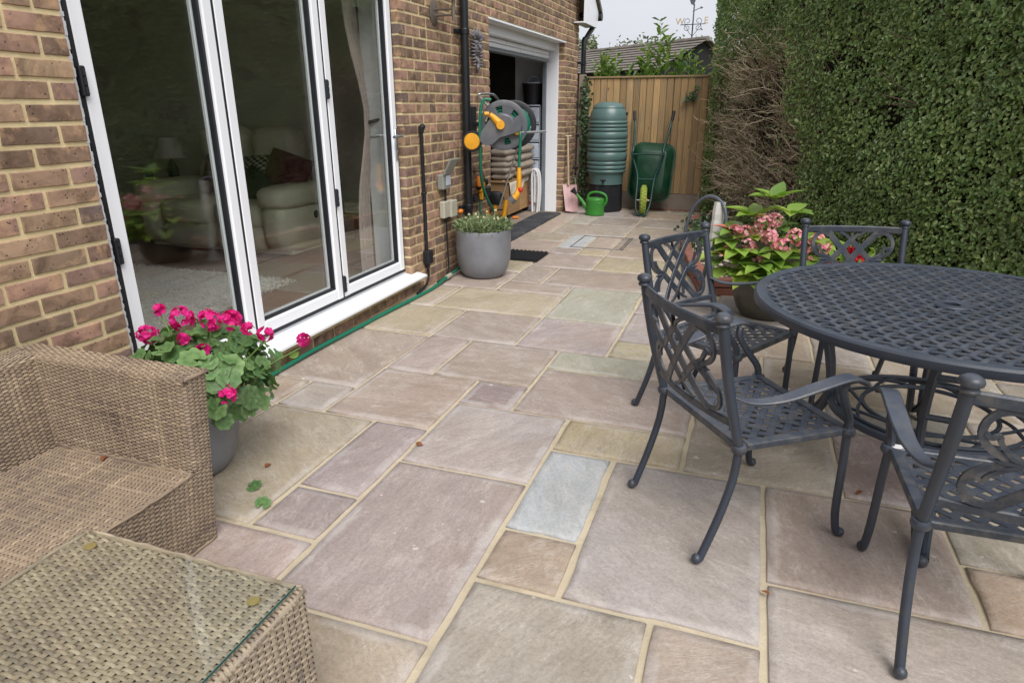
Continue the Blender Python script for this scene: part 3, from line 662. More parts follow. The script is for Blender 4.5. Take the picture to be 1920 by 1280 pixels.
mb = MB(); mb.box(-.305, -.127, 3.594, 3.605, .17, 2.25); mb.box(-.305, -.127, 1.066, 1.078, .17, 2.25); mb.box(-.305, -.291, 3.606, 4.72, .17, 2.45); mb.box(-.305, -.291, .3, 1.065, .17, 2.45); mb.build('plaster', 'white', house)
# gable verge, soffit box, roof
mb = MB()
def yz(pts, x0, x1, M=mb):
    n = len(pts); M.add([(x0, y, z) for y, z in pts]+[(x1, y, z) for y, z in pts], [tuple(range(n)), tuple(range(n, 2*n))[::-1]]+[((i+1) % n, i, n+i, n+(i+1) % n) for i in range(n)])
yz([(8.46, 2.42), (9.16, 2.42), (9.22, 2.62), (7.2, 3.88), (7.0, 3.72), (8.46, 2.80)], .13, .155)
mb.box(-.006, .128, 8.46, 9.14, 2.425, 2.44); mb.build('bargeboard', 'upvc', house)
mb = MB(); yz([(8.46, 2.86), (7.0, 3.76), (7.0, 3.74), (8.46, 2.84)], .0, .13, mb); mb.build('soffit', 'upvc', house)
mb = MB()
yz([(9.32, 2.60), (9.32, 2.66), (5.2, 5.25), (5.2, 5.18)], -5.2, .19, mb); yz([(5.2, 5.25), (5.2, 5.18), (1.0, 2.6), (1.0, 2.66)], -5.2, .19, mb); mb.build('roof', 'rooftile', house)
mb = MB(); mb.tube([(.2, 9.27, 2.575), (-5, 9.27, 2.575)], .055, 10); mb.build('gutter', 'blackpipe', house, auto=50)
mb = MB(); mb.tube(smooth_path([(.10, 9.2, 2.55), (.10, 9.15, 2.44), (.08, 9.0, 2.34), (.055, 8.86, 2.22), (.05, 8.84, 2.05), (.05, 8.84, .02)], 4), .035, 10); dp = mb.build('downpipe', 'blackpipe', house, auto=50)
mb = MB(); mb.lathe([(.042, 1.17), (.045, 1.18), (.045, 1.33), (.042, 1.34)], 14, tr(.05, 8.84, 0)); mb.tube([(.05, 8.84, 1.25), (.3, 8.6, 1.24)], .016, 8); mb.build('rain_diverter', 'greypipe', dp, auto=40)
for z in (.55, 1.0, 1.95): mb = MB(); mb.lathe([(.042, z-.02), (.042, z+.02)], 14, tr(.05, 8.84, 0)); mb.box(-.02, .05, 8.70, 8.84, z-.012, z+.012, .003); mb.build('pipe_bracket', 'blackpipe', dp)
# near downpipe
mb = MB(); mb.tube([(.055, 4.64, .02), (.055, 4.64, 2.95)], .036, 14); dp = mb.build('downpipe', 'blackpipe', house, auto=50)
for z in (1.98, .55):
    mb = MB(); mb.lathe([(.040, z-.022), (.042, z-.018), (.042, z+.018), (.040, z+.022)], 16, tr(.055, 4.64, 0)); mb.box(-.004, .03, 4.54, 4.64, z-.016, z+.016, .003); mb.tube([(.02, 4.545, z), (.032, 4.545, z)], .014, 8); mb.build('pipe_bracket', 'blackpipe', dp)
# ------------------------------------------------------------------ cast metal chairs and table
def make_chair():
    root = thing('garden_chair', 'x', 'chair', group='dark cast metal garden chairs round the table')
    ZS = .402; CW = .235; YR, YF = -.206, .200
    yb = lambda z: YR-.111*((z-ZS)/.434)-(.008*math.sin(min(1, max(0, (z-ZS)/.434))*PI))       # leaning back
    hw = lambda z: CW+.005*((z-ZS)/.434)
    def BP(u, z, out=0):                                     # point on the curved back plane
        return (u, yb(z)-.030*(1-min(1, (u/.235)**2))+out, z)
    COLLAR = [(.012, -.014), (.022, -.012), (.0255, -.003), (.0255, .003), (.022, .011), (.014, .014)]
    for s in (-1, 1):
        mb = MB()                                            # rear leg with collar, ball foot
        leg = smooth_path([(s*CW, YR, ZS), (s*.236, YR-.010, .29), (s*.236, YR-.045, .16), (s*.235, YR-.092, .03), (s*.235, YR-.100, .012)], 4)
        mb.tube(leg, [.0135]*(len(leg)-2)+[.0125, .012], 10); mb.ball((s*.235, YR-.108, .0175), .0175, 10, 8)
        mb.lathe(COLLAR, 12, tr(s*CW, YR, ZS)); mb.build('leg', 'iron', root, auto=40)
        mb = MB()                                            # back post with domed finial
        post = [(s*hw(z), yb(z), z) for z in (ZS, .48, .56, .64, .72, .80, .815)]
        mb.tube(post, [.015, .0155, .016, .0165, .0165, .016, .0145], 10)
        zf = .828; mb.lathe([(.012, -.022), (.0195, -.018), (.0215, -.013), (.0185, -.008), (.019, -.004), (.0252, .0), (.0268, .008), (.0235, .016), (.014, .022), (.001, .024)], 14, tr(s*hw(zf), yb(zf), zf)); mb.build('back_post', 'iron', root, auto=40)
        mb = MB()                                            # front leg, straight with out-turned foot
        leg = smooth_path([(s*CW, YF, ZS), (s*.238, YF+.003, .28), (s*.241, YF+.004, .12), (s*.244, YF+.014, .04), (s*.246, YF+.026, .014)], 4)
        mb.tube(leg, .0135, 10); mb.ball((s*.246, YF+.033, .017), .017, 10, 8)
        mb.lathe(COLLAR, 12, tr(s*CW, YF, ZS)); mb.build('leg', 'iron', root, auto=40)
        mb = MB()                                            # arm support and flat sweeping arm rest
        sup = smooth_path([(s*CW, YF, ZS), (s*.240, YF-.008, .45), (s*.258, YF-.048, .51), (s*.270, YF-.082, .57), (s*.276, YF-.078, .602)], 4)
        mb.tube(sup, [.0155]+[.0135]*(len(sup)-2)+[.012], 8); mb.build('arm_support', 'iron', root, auto=40)
        mb = MB()
        arm = smooth_path([(s*.230, -.252, .585), (s*.252, -.19, .565), (s*.272, -.10, .572), (s*.282, .01, .600), (s*.286, .11, .620), (s*.286, .16, .609), (s*.284, .18, .592)], 5)
        k = len(arm); mb.tube(arm, [.55+.45*min(1, i/(k*.45)) for i in range(k)], flat=(.052, .011)); mb.build('arm_rest', 'iron', root, auto=40)
    # rails of the back
    us = [-.228+.456*i/10 for i in range(11)]
    mb = MB(); mb.tube([BP(u, .797) for u in us], 1, flat=(.016, .034)); mb.build('top_rail', 'iron', root, auto=40)
    mb = MB(); mb.tube([BP(u, .488) for u in us], 1, flat=(.014, .026)); mb.build('bottom_rail', 'iron', root, auto=40)
    mb = MB(); zc, T, B = .645, .785, .495
    def bar(p, q, w=.018, n=8, th=.009):
        d = Vector((q[0]-p[0], 0, q[1]-p[1]))
        mb.tube([BP(p[0]+(q[0]-p[0])*i/n, p[1]+(q[1]-p[1])*i/n) for i in range(n+1)], 1, flat=(th, w), upv=(-d.z, 0, d.x))
    def ribbon(pts, w, th=.009):
        """flat scroll bar lying in the curved back"""
        pa = [BP(a, c) for a, _, c in smooth_path([(a, 0, b) for a, b in pts], 5)]; k = len(pa); V = []; F = []
        for i in range(k):
            t_ = Vector(pa[min(i+1, k-1)])-Vector(pa[max(i-1, 0)]); n_ = Vector((-t_.z, 0, t_.x)).normalized(); p = Vector(pa[i]); ww = w*(1 if 0 < i < k-1 else .6)
            for a, b in ((-.5, -.5), (-.5, .5), (.5, .5), (.5, -.5)): V.append(tuple(p+n_*ww*a+Vector((0, th*b, 0))))
        for i in range(k-1):
            for j in range(4): F.append((4*i+j, 4*i+(j+1) % 4, 4*i+4+(j+1) % 4, 4*i+4+j))
        F += [(3, 2, 1, 0), tuple(4*(k-1)+j for j in range(4))]; mb.add(V, F)
    # two full diagonals crossing inside a diamond ring leave four small holes
    for sg in (1, -1):
        bar((-sg*.122, T), (sg*.130, B), .031)
        bar((0, zc+.094), (sg*.094, zc), .028, 5, .008); bar((0, zc-.094), (sg*.094, zc), .028, 5, .008)
    for sx in (1, -1):
        for sz in (1, -1):
            g = lambda a, b: (sx*a, zc+sz*b)
            ribbon([g(.108, .118), g(.140, .134), g(.172, .126), g(.190, .098), g(.190, .062), g(.172, .034), g(.140, .014), g(.098, .0)], .017)
            ribbon([g(.186, .070), g(.172, .058), g(.158, .066), g(.152, .050), g(.132, .026), g(.094, .004)], .011)
            ribbon([g(.0, .088), g(.012, .108), g(.034, .124), g(.060, .136)], .013); ribbon([g(.0, .085), g(.0, .135)], .010)
        for dz, ln in ((.016, .060), (0, .074), (-.016, .060)):
            c0 = BP(sx*.090, zc); c1 = BP(sx*(.090+ln), zc+dz*1.7); cm = [(a+b)/2 for a, b in zip(c0, c1)]
            mb.tube([c0, cm, c1], [.005, .0105, .002], 6)
    mb.build('back_lattice', 'iron', root, auto=40)
    # seat
    mb = MB(); f = .235; g = .206
    for (a, b, c, d) in ((-f, f, -g-.006, -g+.026), (-f, f, g-.026, g+.006), (-f-.006, -f+.028, -g+.026, g-.026), (f-.028, f+.006, -g+.026, g-.026)): mb.box(a, b, c, d, ZS-.012, ZS+.012, .004)
    mb.build('seat_frame', 'iron', root)
    mb = MB(); pitch = .0445; w = .0235; lim = g-.022
    for fam in (0, 1):
        n = int(2*lim*1.42/pitch)+2
        for i in range(-n, n+1):
            c = i*pitch*1.0
            # line: rotated 45 deg, x = (c - s*t)/sqrt2 ...
            ts = []; d = (math.sqrt(.5), math.sqrt(.5) if fam == 0 else -math.sqrt(.5)); nn = (-d[1], d[0])
            lo, hi = -9, 9
            for ax in (0, 1):
                o_ = nn[ax]*c; lm = lim if ax else f-.024; a = (-lm-o_)/d[ax]; b = (lm-o_)/d[ax]; lo = max(lo, min(a, b)); hi = min(hi, max(a, b))
            if hi-lo < .012: continue
            lo -= .012; hi += .012; m = max(2, int((hi-lo)/(pitch/2))); P = []
            for k in range(m+1):
                t_ = lo+(hi-lo)*k/m; ph = math.cos(PI*t_/pitch+PI*i+(PI if fam else 0))
                x, y = nn[0]*c+d[0]*t_, nn[1]*c+d[1]*t_; P.append((x, y, ZS+.002*ph+.004-.006*(1-min(1, (x/.23)**2))*(1-min(1, (y/.23)**2))))
            mb.tube(P, 1, flat=(w, .005))
    mb.build('seat_lattice', 'iron', root, auto=40)
    return root
chair = make_chair()
CH = [((2.501, 1.362), (.813, .583), 'dark metal armchair left of the round table, whole and nearest the middle of the patio'),
      ((2.384, 2.169), (.868, -.497), 'dark metal armchair by the white plastic-wrapped post, partly hidden behind another armchair'),
      ((3.005, 2.563), (.193, -.981), 'dark metal armchair behind the round table, seen only from the table upwards'),
      ((3.148, 1.010), (-.018, 1.0), 'dark metal armchair in the near right corner, cut off by the picture edge')]
for i, (p, d, lb) in enumerate(CH):
    o = chair if i == 0 else copy_tree(chair)
    o.location = (p[0], p[1], .008); o.rotation_euler = (0, 0, math.atan2(-d[0], d[1])); o['label'] = lb
    if i == 3:
        mb = MB(); mb.prism([(-.235, .190), (-.222, .204), (-.208, .205), (-.196, .198), (-.200, .186), (-.214, .176), (-.228, .178)], .0015, tr(0, 0, .4145)); mb.build('bare_patch', 'white', o)

TC = (3.165, 1.85); TZ = .71; TR = .688
tab = thing('garden_table', 'large round dark metal garden table with lattice top and parasol hole', 'table', (TC[0], TC[1], .008))
mb = MB(); mb.lathe([(TR-.048, TZ-.014), (TR-.046, TZ-.003), (TR-.030, TZ), (TR-.008, TZ-.001), (TR, TZ-.008), (TR, TZ-.030), (TR-.004, TZ-.036), (TR-.018, TZ-.036), (TR-.03, TZ-.014), (TR-.048, TZ-.014)], 96, cap=False); mb.build('rim', 'iron', tab, auto=35)
mb = MB(); pitch = .0465; w = .0200; lim = TR-.040
for fam in (0, 1):
    a0 = R(8)+(PI/4 if fam == 0 else -PI/4); d = (math.cos(a0), math.sin(a0)); nn = (-d[1], d[0])
    for i in range(-15, 16):
        c = i*pitch
        if abs(c) > lim-.004: continue
        h = math.sqrt(lim*lim-c*c); m = max(2, int(round(2*h/(pitch/2)))); P = []
        for k in range(m+1):
            t_ = -h+2*h*k/m; ph = math.cos(PI*t_/pitch+PI*i+(PI if fam else 0))
            P.append((nn[0]*c+d[0]*t_, nn[1]*c+d[1]*t_, TZ-.010+.0030*ph))
        for half in ([P] if abs(c) > .045 else [[p for p in P if p[0]*d[0]+p[1]*d[1] < -.04], [p for p in P if p[0]*d[0]+p[1]*d[1] > .04]]): mb.tube(half, 1, flat=(w, .010))
mb.build('lattice_top', 'iron', tab, auto=40)
mb = MB(); mb.lathe([(.028, TZ-.03), (.028, TZ-.002), (.032, TZ+.001), (.060, TZ), (.064, TZ-.004), (.064, TZ-.014), (.036, TZ-.03), (.028, TZ-.03)], 28, cap=False); mb.build('parasol_ring', 'iron', tab, auto=40)
for k in range(4):
    a = R(81+90*k); Mz = rotm('Z', a); mb = MB()
    for s in (-1, 1):
        mb.tube([tuple(Mz @ Vector(p)) for p in smooth_path([(.44, s*.048, TZ-.025), (.41, s*.050, .58), (.375, s*.050, .46), (.355, s*.046, .34), (.37, s*.036, .23), (.47, s*.022, .11), (.60, s*.012, .03), (.64, s*.010, .022)], 5)], .0155, 8)
    for z, x in ((.56, .405), (.40, .365)): mb.tube([tuple(Mz @ Vector((x, -.048, z))), tuple(Mz @ Vector((x, .048, z)))], .012, 8)
    c = Mz @ Vector((.652, 0, .022)); mb.ball(c, .022, 10, 8); mb.build('leg', 'iron', tab, auto=40)
mb = MB()
for rad, z, th in ((.345, .27, .016), (.325, .285, .008), (.23, .28, .009)):
    mb.tube([(rad*math.cos(2*PI*i/40), rad*math.sin(2*PI*i/40), z) for i in range(40)], th, 8, closed=True)
for k in range(8):
    a = 2*PI*k/8
    pts = smooth_path([(.235*math.cos(a), .235*math.sin(a), .28), (.27*math.cos(a+.3), .27*math.sin(a+.3), .285), (.33*math.cos(a+.62), .33*math.sin(a+.62), .28)], 5); mb.tube(pts, .007, 6)
    pts = smooth_path([(.235*math.cos(a), .235*math.sin(a), .28), (.27*math.cos(a-.3), .27*math.sin(a-.3), .285), (.33*math.cos(a-.62), .33*math.sin(a-.62), .28)], 5); mb.tube(pts, .007, 6)
mb.build('ring_stretcher', 'iron', tab, auto=40)
mb = MB(); mb.tube([(.56*math.cos(2*PI*i/48), .56*math.sin(2*PI*i/48), TZ-.026) for i in range(48)], .011, 6, closed=True)
for k in range(4):
    a = R(81+90*k); mb.tube([(.06*math.cos(a), .06*math.sin(a), TZ-.024), (.56*math.cos(a), .56*math.sin(a), TZ-.024)], .011, 6)
mb.build('under_frame', 'iron', tab, auto=40)

# ------------------------------------------------------------------ woven furniture
WR = np.random.default_rng(21)
def weave_surf(acc, P, N, lu, lv, sp, kp, amp=.0024, nrow=None):
    """strands follow s across stakes, rows stacked along t; P(s,t) and N(s,t) take arrays"""
    nr = nrow or max(2, int(lv/sp)); nk = max(2, int(lu/kp)); ns = nk*5+1; s = np.linspace(0, 1, ns)
    for j in range(nr):
        t0 = (j+.5)/nr; wob = np.interp(s, np.linspace(0, 1, 9), WR.normal(0, .05, 9))/nr
        ph = np.cos(PI*s*nk+PI*(j % 2)); h = np.sign(ph)*np.abs(ph)**.7*amp*WR.uniform(.85, 1.15); hw_ = .5/nr*WR.uniform(.88, .98)
        rows = []
        for off, dz in ((-hw_, -.0024), (-hw_*.5, -.0001), (hw_*.5, -.0001), (hw_, -.0024)):
            tt = np.clip(t0+wob+off, 0, 1)*np.ones(ns); rows.append(P(s, tt)+N(s, tt)*(h+dz)[:, None])
        V = np.stack(rows, 1).reshape(-1, 3); i = np.arange(ns-1)[:, None]*4
        F = np.concatenate([i+np.array([[k, k+1, k+5, k+4]]) for k in range(3)], 0)
        acc['V'].append(V); acc['F'].append(F+acc['n']); acc['n'] += len(V)
    q = np.linspace(0, 1, 9); w = .28*kp/lu
    for k in range(nk+1):                                   # stakes
        sc_ = np.clip(k/nk, .002, .998); sa, sb_ = np.full(9, max(0, sc_-w)), np.full(9, min(1, sc_+w))
        V = np.stack([P(sa, q)-N(sa, q)*.0002, P(sb_, q)-N(sb_, q)*.0002], 1).reshape(-1, 3); i = np.arange(8)[:, None]*2; F = i+np.array([[0, 1, 3, 2]])
        acc['V'].append(V); acc['F'].append(F+acc['n']); acc['n'] += len(V)
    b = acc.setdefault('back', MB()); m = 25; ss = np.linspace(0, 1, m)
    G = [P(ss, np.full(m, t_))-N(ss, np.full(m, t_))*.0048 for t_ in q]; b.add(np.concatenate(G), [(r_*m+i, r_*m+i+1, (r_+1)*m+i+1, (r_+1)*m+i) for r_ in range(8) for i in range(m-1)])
def weave(acc, c00, c10, c11, c01, sp, kp, out, amp=.0024):
    A, B, C, D = [np.array(p, float) for p in (c00, c10, c11, c01)]
    lu = (np.linalg.norm(B-A)+np.linalg.norm(C-D))/2; lv = (np.linalg.norm(D-A)+np.linalg.norm(C-B))/2
    nrm = unit(np.cross(B-A, D-A)); nrm = nrm if np.dot(np.array(out)-A, nrm) > 0 else -nrm
    P = lambda ss, tt: (A*(1-ss)[:, None]+B*ss[:, None])*(1-tt)[:, None]+(D*(1-ss)[:, None]+C*ss[:, None])*tt[:, None]
    weave_surf(acc, P, lambda ss, tt: np.tile(nrm, (len(ss), 1)), lu, lv, sp, kp, amp)
def round_poly(pts, r, n=6):
    """2d polyline with its inner corners rounded, resampled evenly -> function of s, length"""
    pts = [np.array(p, float) for p in pts]; o = [pts[0]]
    for a, b, c in zip(pts[:-2], pts[1:-1], pts[2:]):
        u, v = unit(a-b), unit(c-b); p0, p1 = b+u*r, b+v*r
        for k in range(n+1): t_ = k/n; o.append((1-t_)**2*p0+2*t_*(1-t_)*b+t_*t_*p1)
    o.append(pts[-1]); o = np.array(o); d = np.r_[0, np.cumsum(np.linalg.norm(np.diff(o, axis=0), axis=1))]
    def f(s): return np.stack([np.interp(s*d[-1], d, o[:, 0]), np.interp(s*d[-1], d, o[:, 1])], -1)
    def nf(s):
        t_ = unit(f(np.clip(s+.004, 0, 1))-f(np.clip(s-.004, 0, 1))); return np.stack([t_[:, 1], -t_[:, 0]], -1)
    return f, nf, d[-1]
def weave_wall(acc, lo, hi, z0, z1, r, sp, kp, flip=1, amp=.0024):
    """upright weave wrapping round corners: plan path lo at z0 blends to hi at z1"""
    f0, n0, l0 = round_poly(lo, r); f1, n1, l1 = round_poly(hi, r)
    def P(s, t): p = f0(s)*(1-t)[:, None]+f1(s)*t[:, None]; return np.c_[p, z0+(z1-z0)*t]
    def N(s, t): n = unit(n0(s)*(1-t)[:, None]+n1(s)*t[:, None])*flip; return np.c_[n, 0*s]
    weave_surf(acc, P, N, (l0+l1)/2, z1-z0, sp, kp, amp)
def weave_top(acc, x0, x1, prof, r, sp, kp, axis=0, flip=1):
    """rounded rail: strands run along one axis, rows follow a cross-section of (across, z)"""
    f, nf, l = round_poly(prof, r)
    def P(s, t): q = f(t); a = x0+(x1-x0)*s; return np.c_[a, q] if axis == 0 else np.c_[q[:, 0], a, q[:, 1]]
    def N(s, t): n = nf(t)*flip; z = 0*s; return np.c_[z, n] if axis == 0 else np.c_[n[:, 0], z, n[:, 1]]
    weave_surf(acc, P, N, abs(x1-x0), l, sp, kp)
def newacc(): return {'V': [], 'F': [], 'n': 0}
def finish(acc, name, mat, parent):
    me = npmesh(name, np.concatenate(acc['V']), np.concatenate(acc['F']), True); o = obj(name, me, mat, parent)
    if 'back' in acc: acc['back'].build('gap_shade_sheet', 'wickback', o)  # added dark sheet, paints the shade seen through the weave gaps
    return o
def edge(mbx, p, q, r=.0045, n=2, jit=.0015):
    p, q = Vector(p), Vector(q); k = max(2, int((q-p).length/.03))
    for a in range(n):
        o_ = Vector((WR.uniform(-1, 1), WR.uniform(-1, 1), WR.uniform(-1, 1)))*.003
        mbx.tube([tuple(p.lerp(q, i/k)+o_+Vector(WR.normal(0, jit, 3))) for i in range(k+1)], r, 6)
# corner sofa along the wall: seat faces the patio, one arm at its far end
sofa = thing('wicker_sofa', 'brown woven wicker sofa without cushions against the brick wall', 'sofa', (0, 0, 0))
YN = -1.35
BX0, BX1, SXT, SXB = .075, .215, .845, .805        # back outer/inner x, front at top / ground
AY0, AY1, AYB = .530, .638, .605; ZT_, SZ = .622, .293
xf = lambda z: SXB+(SXT-SXB)*min(1, z/ZT_)
pt = (3, -2, 3)
RT = .022
a = newacc(); weave_wall(a, [(BX1+.006, AY0), (xf(SZ), AY0), (xf(SZ), AY1-.018), (BX0, AY1-.018)], [(BX1-.004, AY0), (xf(ZT_), AY0), (xf(ZT_), AY1), (BX0, AY1)], SZ, ZT_-.004, .03, .0064, .0185, 1); finish(a, 'arm', 'wick_s', sofa)
a = newacc(); weave_wall(a, [(SXB, YN), (SXB, AYB), (BX0, AYB)], [(xf(SZ), YN), (xf(SZ), AY1-.018), (BX0, AY1-.018)], .010, SZ, .03, .0074, .0190, 1); finish(a, 'base', 'wick_s', sofa)
a = newacc(); weave_top(a, BX0, xf(ZT_)-.001, [(AY0, ZT_-.020), (AY0, ZT_), (AY1, ZT_), (AY1, ZT_-.020)], .016, .0076, .0185, 0, -1); finish(a, 'arm_top', 'wick_s', sofa)
a = newacc(); weave(a, (BX1+.012, YN, SZ), (BX1+.012, AY0, SZ), (xf(SZ)-.004, AY0, SZ), (xf(SZ)-.004, YN, SZ), .0074, .0200, (.5, 0, 9)); finish(a, 'seat', 'wick_s', sofa)
a = newacc(); weave(a, (BX1+.010, YN, SZ), (BX1+.010, AY0-.002, SZ), (BX1-.004, AY0-.002, ZT_-.016), (BX1-.004, YN, ZT_-.016), .0066, .0185, (9, 0, .4)); finish(a, 'backrest', 'wick_s', sofa)
a = newacc(); weave_top(a, YN, AY0+.02, [(BX0, .02), (BX0, ZT_+.002), (BX1-.002, ZT_+.002), (BX1-.002, ZT_-.018)], .016, .0080, .0185, 1, -1); finish(a, 'back_top', 'wick_s', sofa)
mb = MB(); X = xf(ZT_)
for p, q in (((X-.003, AY0+.012, ZT_-.001), (X-.003, AY1-.012, ZT_-.001)), ((X-.001, AY0+.006, ZT_-.006), (X-.001, AY1-.006, ZT_-.006)), ((xf(SZ)-.002, YN, SZ), (xf(SZ)-.002, AY0, SZ)), ((SXB, YN, .010), (SXB, AYB-.02, .010)), ((BX1+.014, AY0-.004, SZ+.002), (xf(SZ)-.03, AY0-.004, SZ+.002))): edge(mb, p, q)
mb.build('edge_binding', 'wick_s', sofa, smooth=True)
# coffee table
cx0, cx1, cyf, cyn, cz = .888, 1.560, .115, -1.05, .372
ctab = thing('coffee_table', 'square woven wicker coffee table with a clear glass top', 'coffee table', (0, 0, 0))
a = newacc(); weave(a, (cx0, cyn, cz), (cx1, cyn, cz), (cx1, cyf, cz), (cx0, cyf, cz), .0094, .0240, (1, 0, 9), .0034); finish(a, 'woven_top', 'wick_t', ctab)
a = newacc(); weave_wall(a, [(cx1+.004, cyn), (cx1+.004, cyf+.003), (cx0-.003, cyf+.003), (cx0-.003, cyn)], [(cx1, cyn), (cx1, cyf), (cx0, cyf), (cx0, cyn)], .010, cz-.002, .022, .0086, .0200, 1, .0030); finish(a, 'woven_side', 'wick_t', ctab)
mb = MB()
for p, q in (((cx1-.002, cyn, cz), (cx1-.002, cyf-.014, cz)), ((cx0+.014, cyf-.002, cz), (cx1-.014, cyf-.002, cz)), ((cx0+.002, cyn, cz), (cx0+.002, cyf-.014, cz))): edge(mb, p, q, .0052, 3)
for i in range(70):                                          # wrapped binding beside the glass
    y = cyf-.006-i*.0125
    mb.tube([(cx1-.022, y, cz+.002), (cx1-.008, y-.003, cz+.006), (cx1+.004, y-.006, cz-.004)], .0048, 6)
mb.build('edge_binding', 'wick_t', ctab, smooth=True)
mb = MB(); mb.box(cx0+.006, cx1-.024, cyn+.01, cyf-.008, cz+.0075, cz+.0125, .0006); gl = mb.build('glass_top', 'ctglass', ctab)
mb = MB(); z0 = cz+.0085                                     # green edge of the sheet
mb.box(cx1-.0238, cx1-.0226, cyn+.01, cyf-.0075, z0-.001, z0+.0040)
GE = plain('glass_edge', srgb(36, 92, 92), .2, .1); mb.build('glass_edge', GE, ctab)
for x, y in ((cx1-.085, cyf-.075), (cx0+.07, cyf-.05)):
    mb = MB(); mb.lathe([(.013, .0048), (.014, .006), (.013, .0072)], 20, tr(x, y, cz)); mb.build('suction_pad', plain('pad', srgb(156, 136, 80), .4, .1), ctab)
# ------------------------------------------------------------------ clipped hedge
HR = np.random.default_rng(5)
HP = np.array([(1.80, 8.66), (2.25, 7.3), (2.9, 5.9), (3.96, 3.8), (5.3, 1.3)])
seg = np.linalg.norm(np.diff(HP, axis=0), axis=1); cum = np.r_[0, np.cumsum(seg)]
def hpt(s):
    s = np.asarray(s, float); x = np.interp(s, cum, HP[:, 0]); y = np.interp(s, cum, HP[:, 1])
    i = np.clip(np.searchsorted(cum, s)-1, 0, len(seg)-1); d = (np.diff(HP, axis=0)/seg[:, None])[i]
    return np.stack([x, y], -1), np.stack([d[..., 1], -d[..., 0]], -1)      # point, outward normal (towards the patio)
def vnoise(a, b, f, seed):
    g = np.random.default_rng(seed).random((64, 64)); u = np.mod(a*f, 63); v = np.mod(b*f, 63); i = u.astype(int); j = v.astype(int); fu, fv = u-i, v-j
    fu = fu*fu*(3-2*fu); fv = fv*fv*(3-2*fv); n = lambda p, q: g[p % 64, q % 64]
    return (n(i, j)*(1-fu)+n(i+1, j)*fu)*(1-fv)+(n(i, j+1)*(1-fu)+n(i+1, j+1)*fu)*fv
htop = lambda s: 2.78-.045*np.asarray(s)+.05*vnoise(np.asarray(s)+3, np.asarray(s)*0+1, 3, 3)
def bare(s, z):
    d = ((s-1.42)/(1.28+.16*np.sin(z*4)))**2+((z-1.12)/1.0)**2
    return d+.7*(vnoise(s+9, z+2, 3.2, 8)-.5)+.35*(vnoise(s+3, z+5, 8, 12)-.5)
hedge = thing('hedge', 'tall clipped green hedge with a bare brown patch of twigs at its left end', 'hedge', (0, 0, 0))
def und(s, z): return .12*(vnoise(s+2, z+1, 1.1, 21)-.5)+.07*(vnoise(s+7, z+3, 3.6, 22)-.5)
N_ = 98000
s = HR.random(N_)**.9*cum[-1]*.93; zz = .02+HR.random(N_)*(htop(s)-.02); b_ = bare(s, zz)
gap = vnoise(s+20, zz+9, 2.6, 31)*.6+vnoise(s+11, zz+4, 7, 32)*.4
low = np.clip((.55-zz)/.5, 0, 1)*.06
keep = (b_ > 1.0+HR.normal(0, .12, N_)) & ((gap > .300+low) | (HR.random(N_) < .12)) | (HR.random(N_) < .025)
keep |= (s < .14+.05*HR.random(N_)) & (HR.random(N_) < .8)
s, zz = s[keep], zz[keep]; n = len(s); P2, NR = hpt(s); dep = und(s, zz)-HR.random(n)**2.2*.13+HR.random(n)*.015
dep -= np.where(s < .25, (.25-s)**2*2.0, 0)
C = np.c_[P2+NR*dep[:, None], zz]
out = np.c_[NR, np.full(n, .35)]; Nn = unit(out+HR.normal(0, .42, (n, 3))); U = unit(np.c_[NR*.2, np.full(n, .35)]+HR.normal(0, .7, (n, 3)))
ln = .018+.030*HR.random(n)**1.2; V, F = leaf_cloud(C, Nn, U, ln, ln*HR.uniform(.56, .70, n), .14, .12)
# left return face and rounded top of the hedge
m = 14000
s2 = HR.random(m)*cum[-1]*.93; P2, NR = hpt(s2); back = HR.random(m)*.75
C2 = np.c_[P2-NR*back[:, None], htop(s2)-HR.random(m)*.1+.03*HR.normal(0, 1, m)]
V2, F2 = leaf_cloud(C2, unit(np.c_[NR*.3, np.ones(m)]+HR.normal(0, .4, (m, 3))), unit(HR.normal(0, 1, (m, 3))), .037, .022)
k3 = 9000; bk = HR.random(k3)*.5; z3 = HR.random(k3)*2.75; P0, N0 = hpt(np.zeros(k3)+.001); D0 = np.array([-.43, 1.36])/np.hypot(.43, 1.36)
C3 = np.c_[P0-N0*bk[:, None]+D0*HR.uniform(-.06, .05, (k3, 1)), z3]
V3, F3 = leaf_cloud(C3, unit(np.c_[np.tile(D0, (k3, 1)), np.full(k3, .3)]+HR.normal(0, .4, (k3, 3))), unit(HR.normal(0, 1, (k3, 3))), .036, .021)
obj('foliage', npmesh('foliage', np.concatenate([V, V2, V3]), np.concatenate([F, F2+len(V), F3+len(V)+len(V2)]), False), 'hedge', hedge, kind='stuff')
# young sprigs standing above the clipped line and at the left shoulder
m = 900; s4 = np.clip(HR.random(m)**1.6*3.2, 0, 9); P2, NR = hpt(s4); hgt = HR.random(m)*.26
C4 = np.c_[P2-NR*(HR.random((m, 1))*.5-.05), htop(s4)+hgt-.05]
V, F = leaf_cloud(C4, unit(HR.normal(0, 1, (m, 3))+[0, 0, .5]), unit(HR.normal(0, .6, (m, 3))+[0, 0, 1]), .032, .016); obj('sprigs', npmesh('sprigs', V, F), 'hedgetop', hedge, kind='stuff')
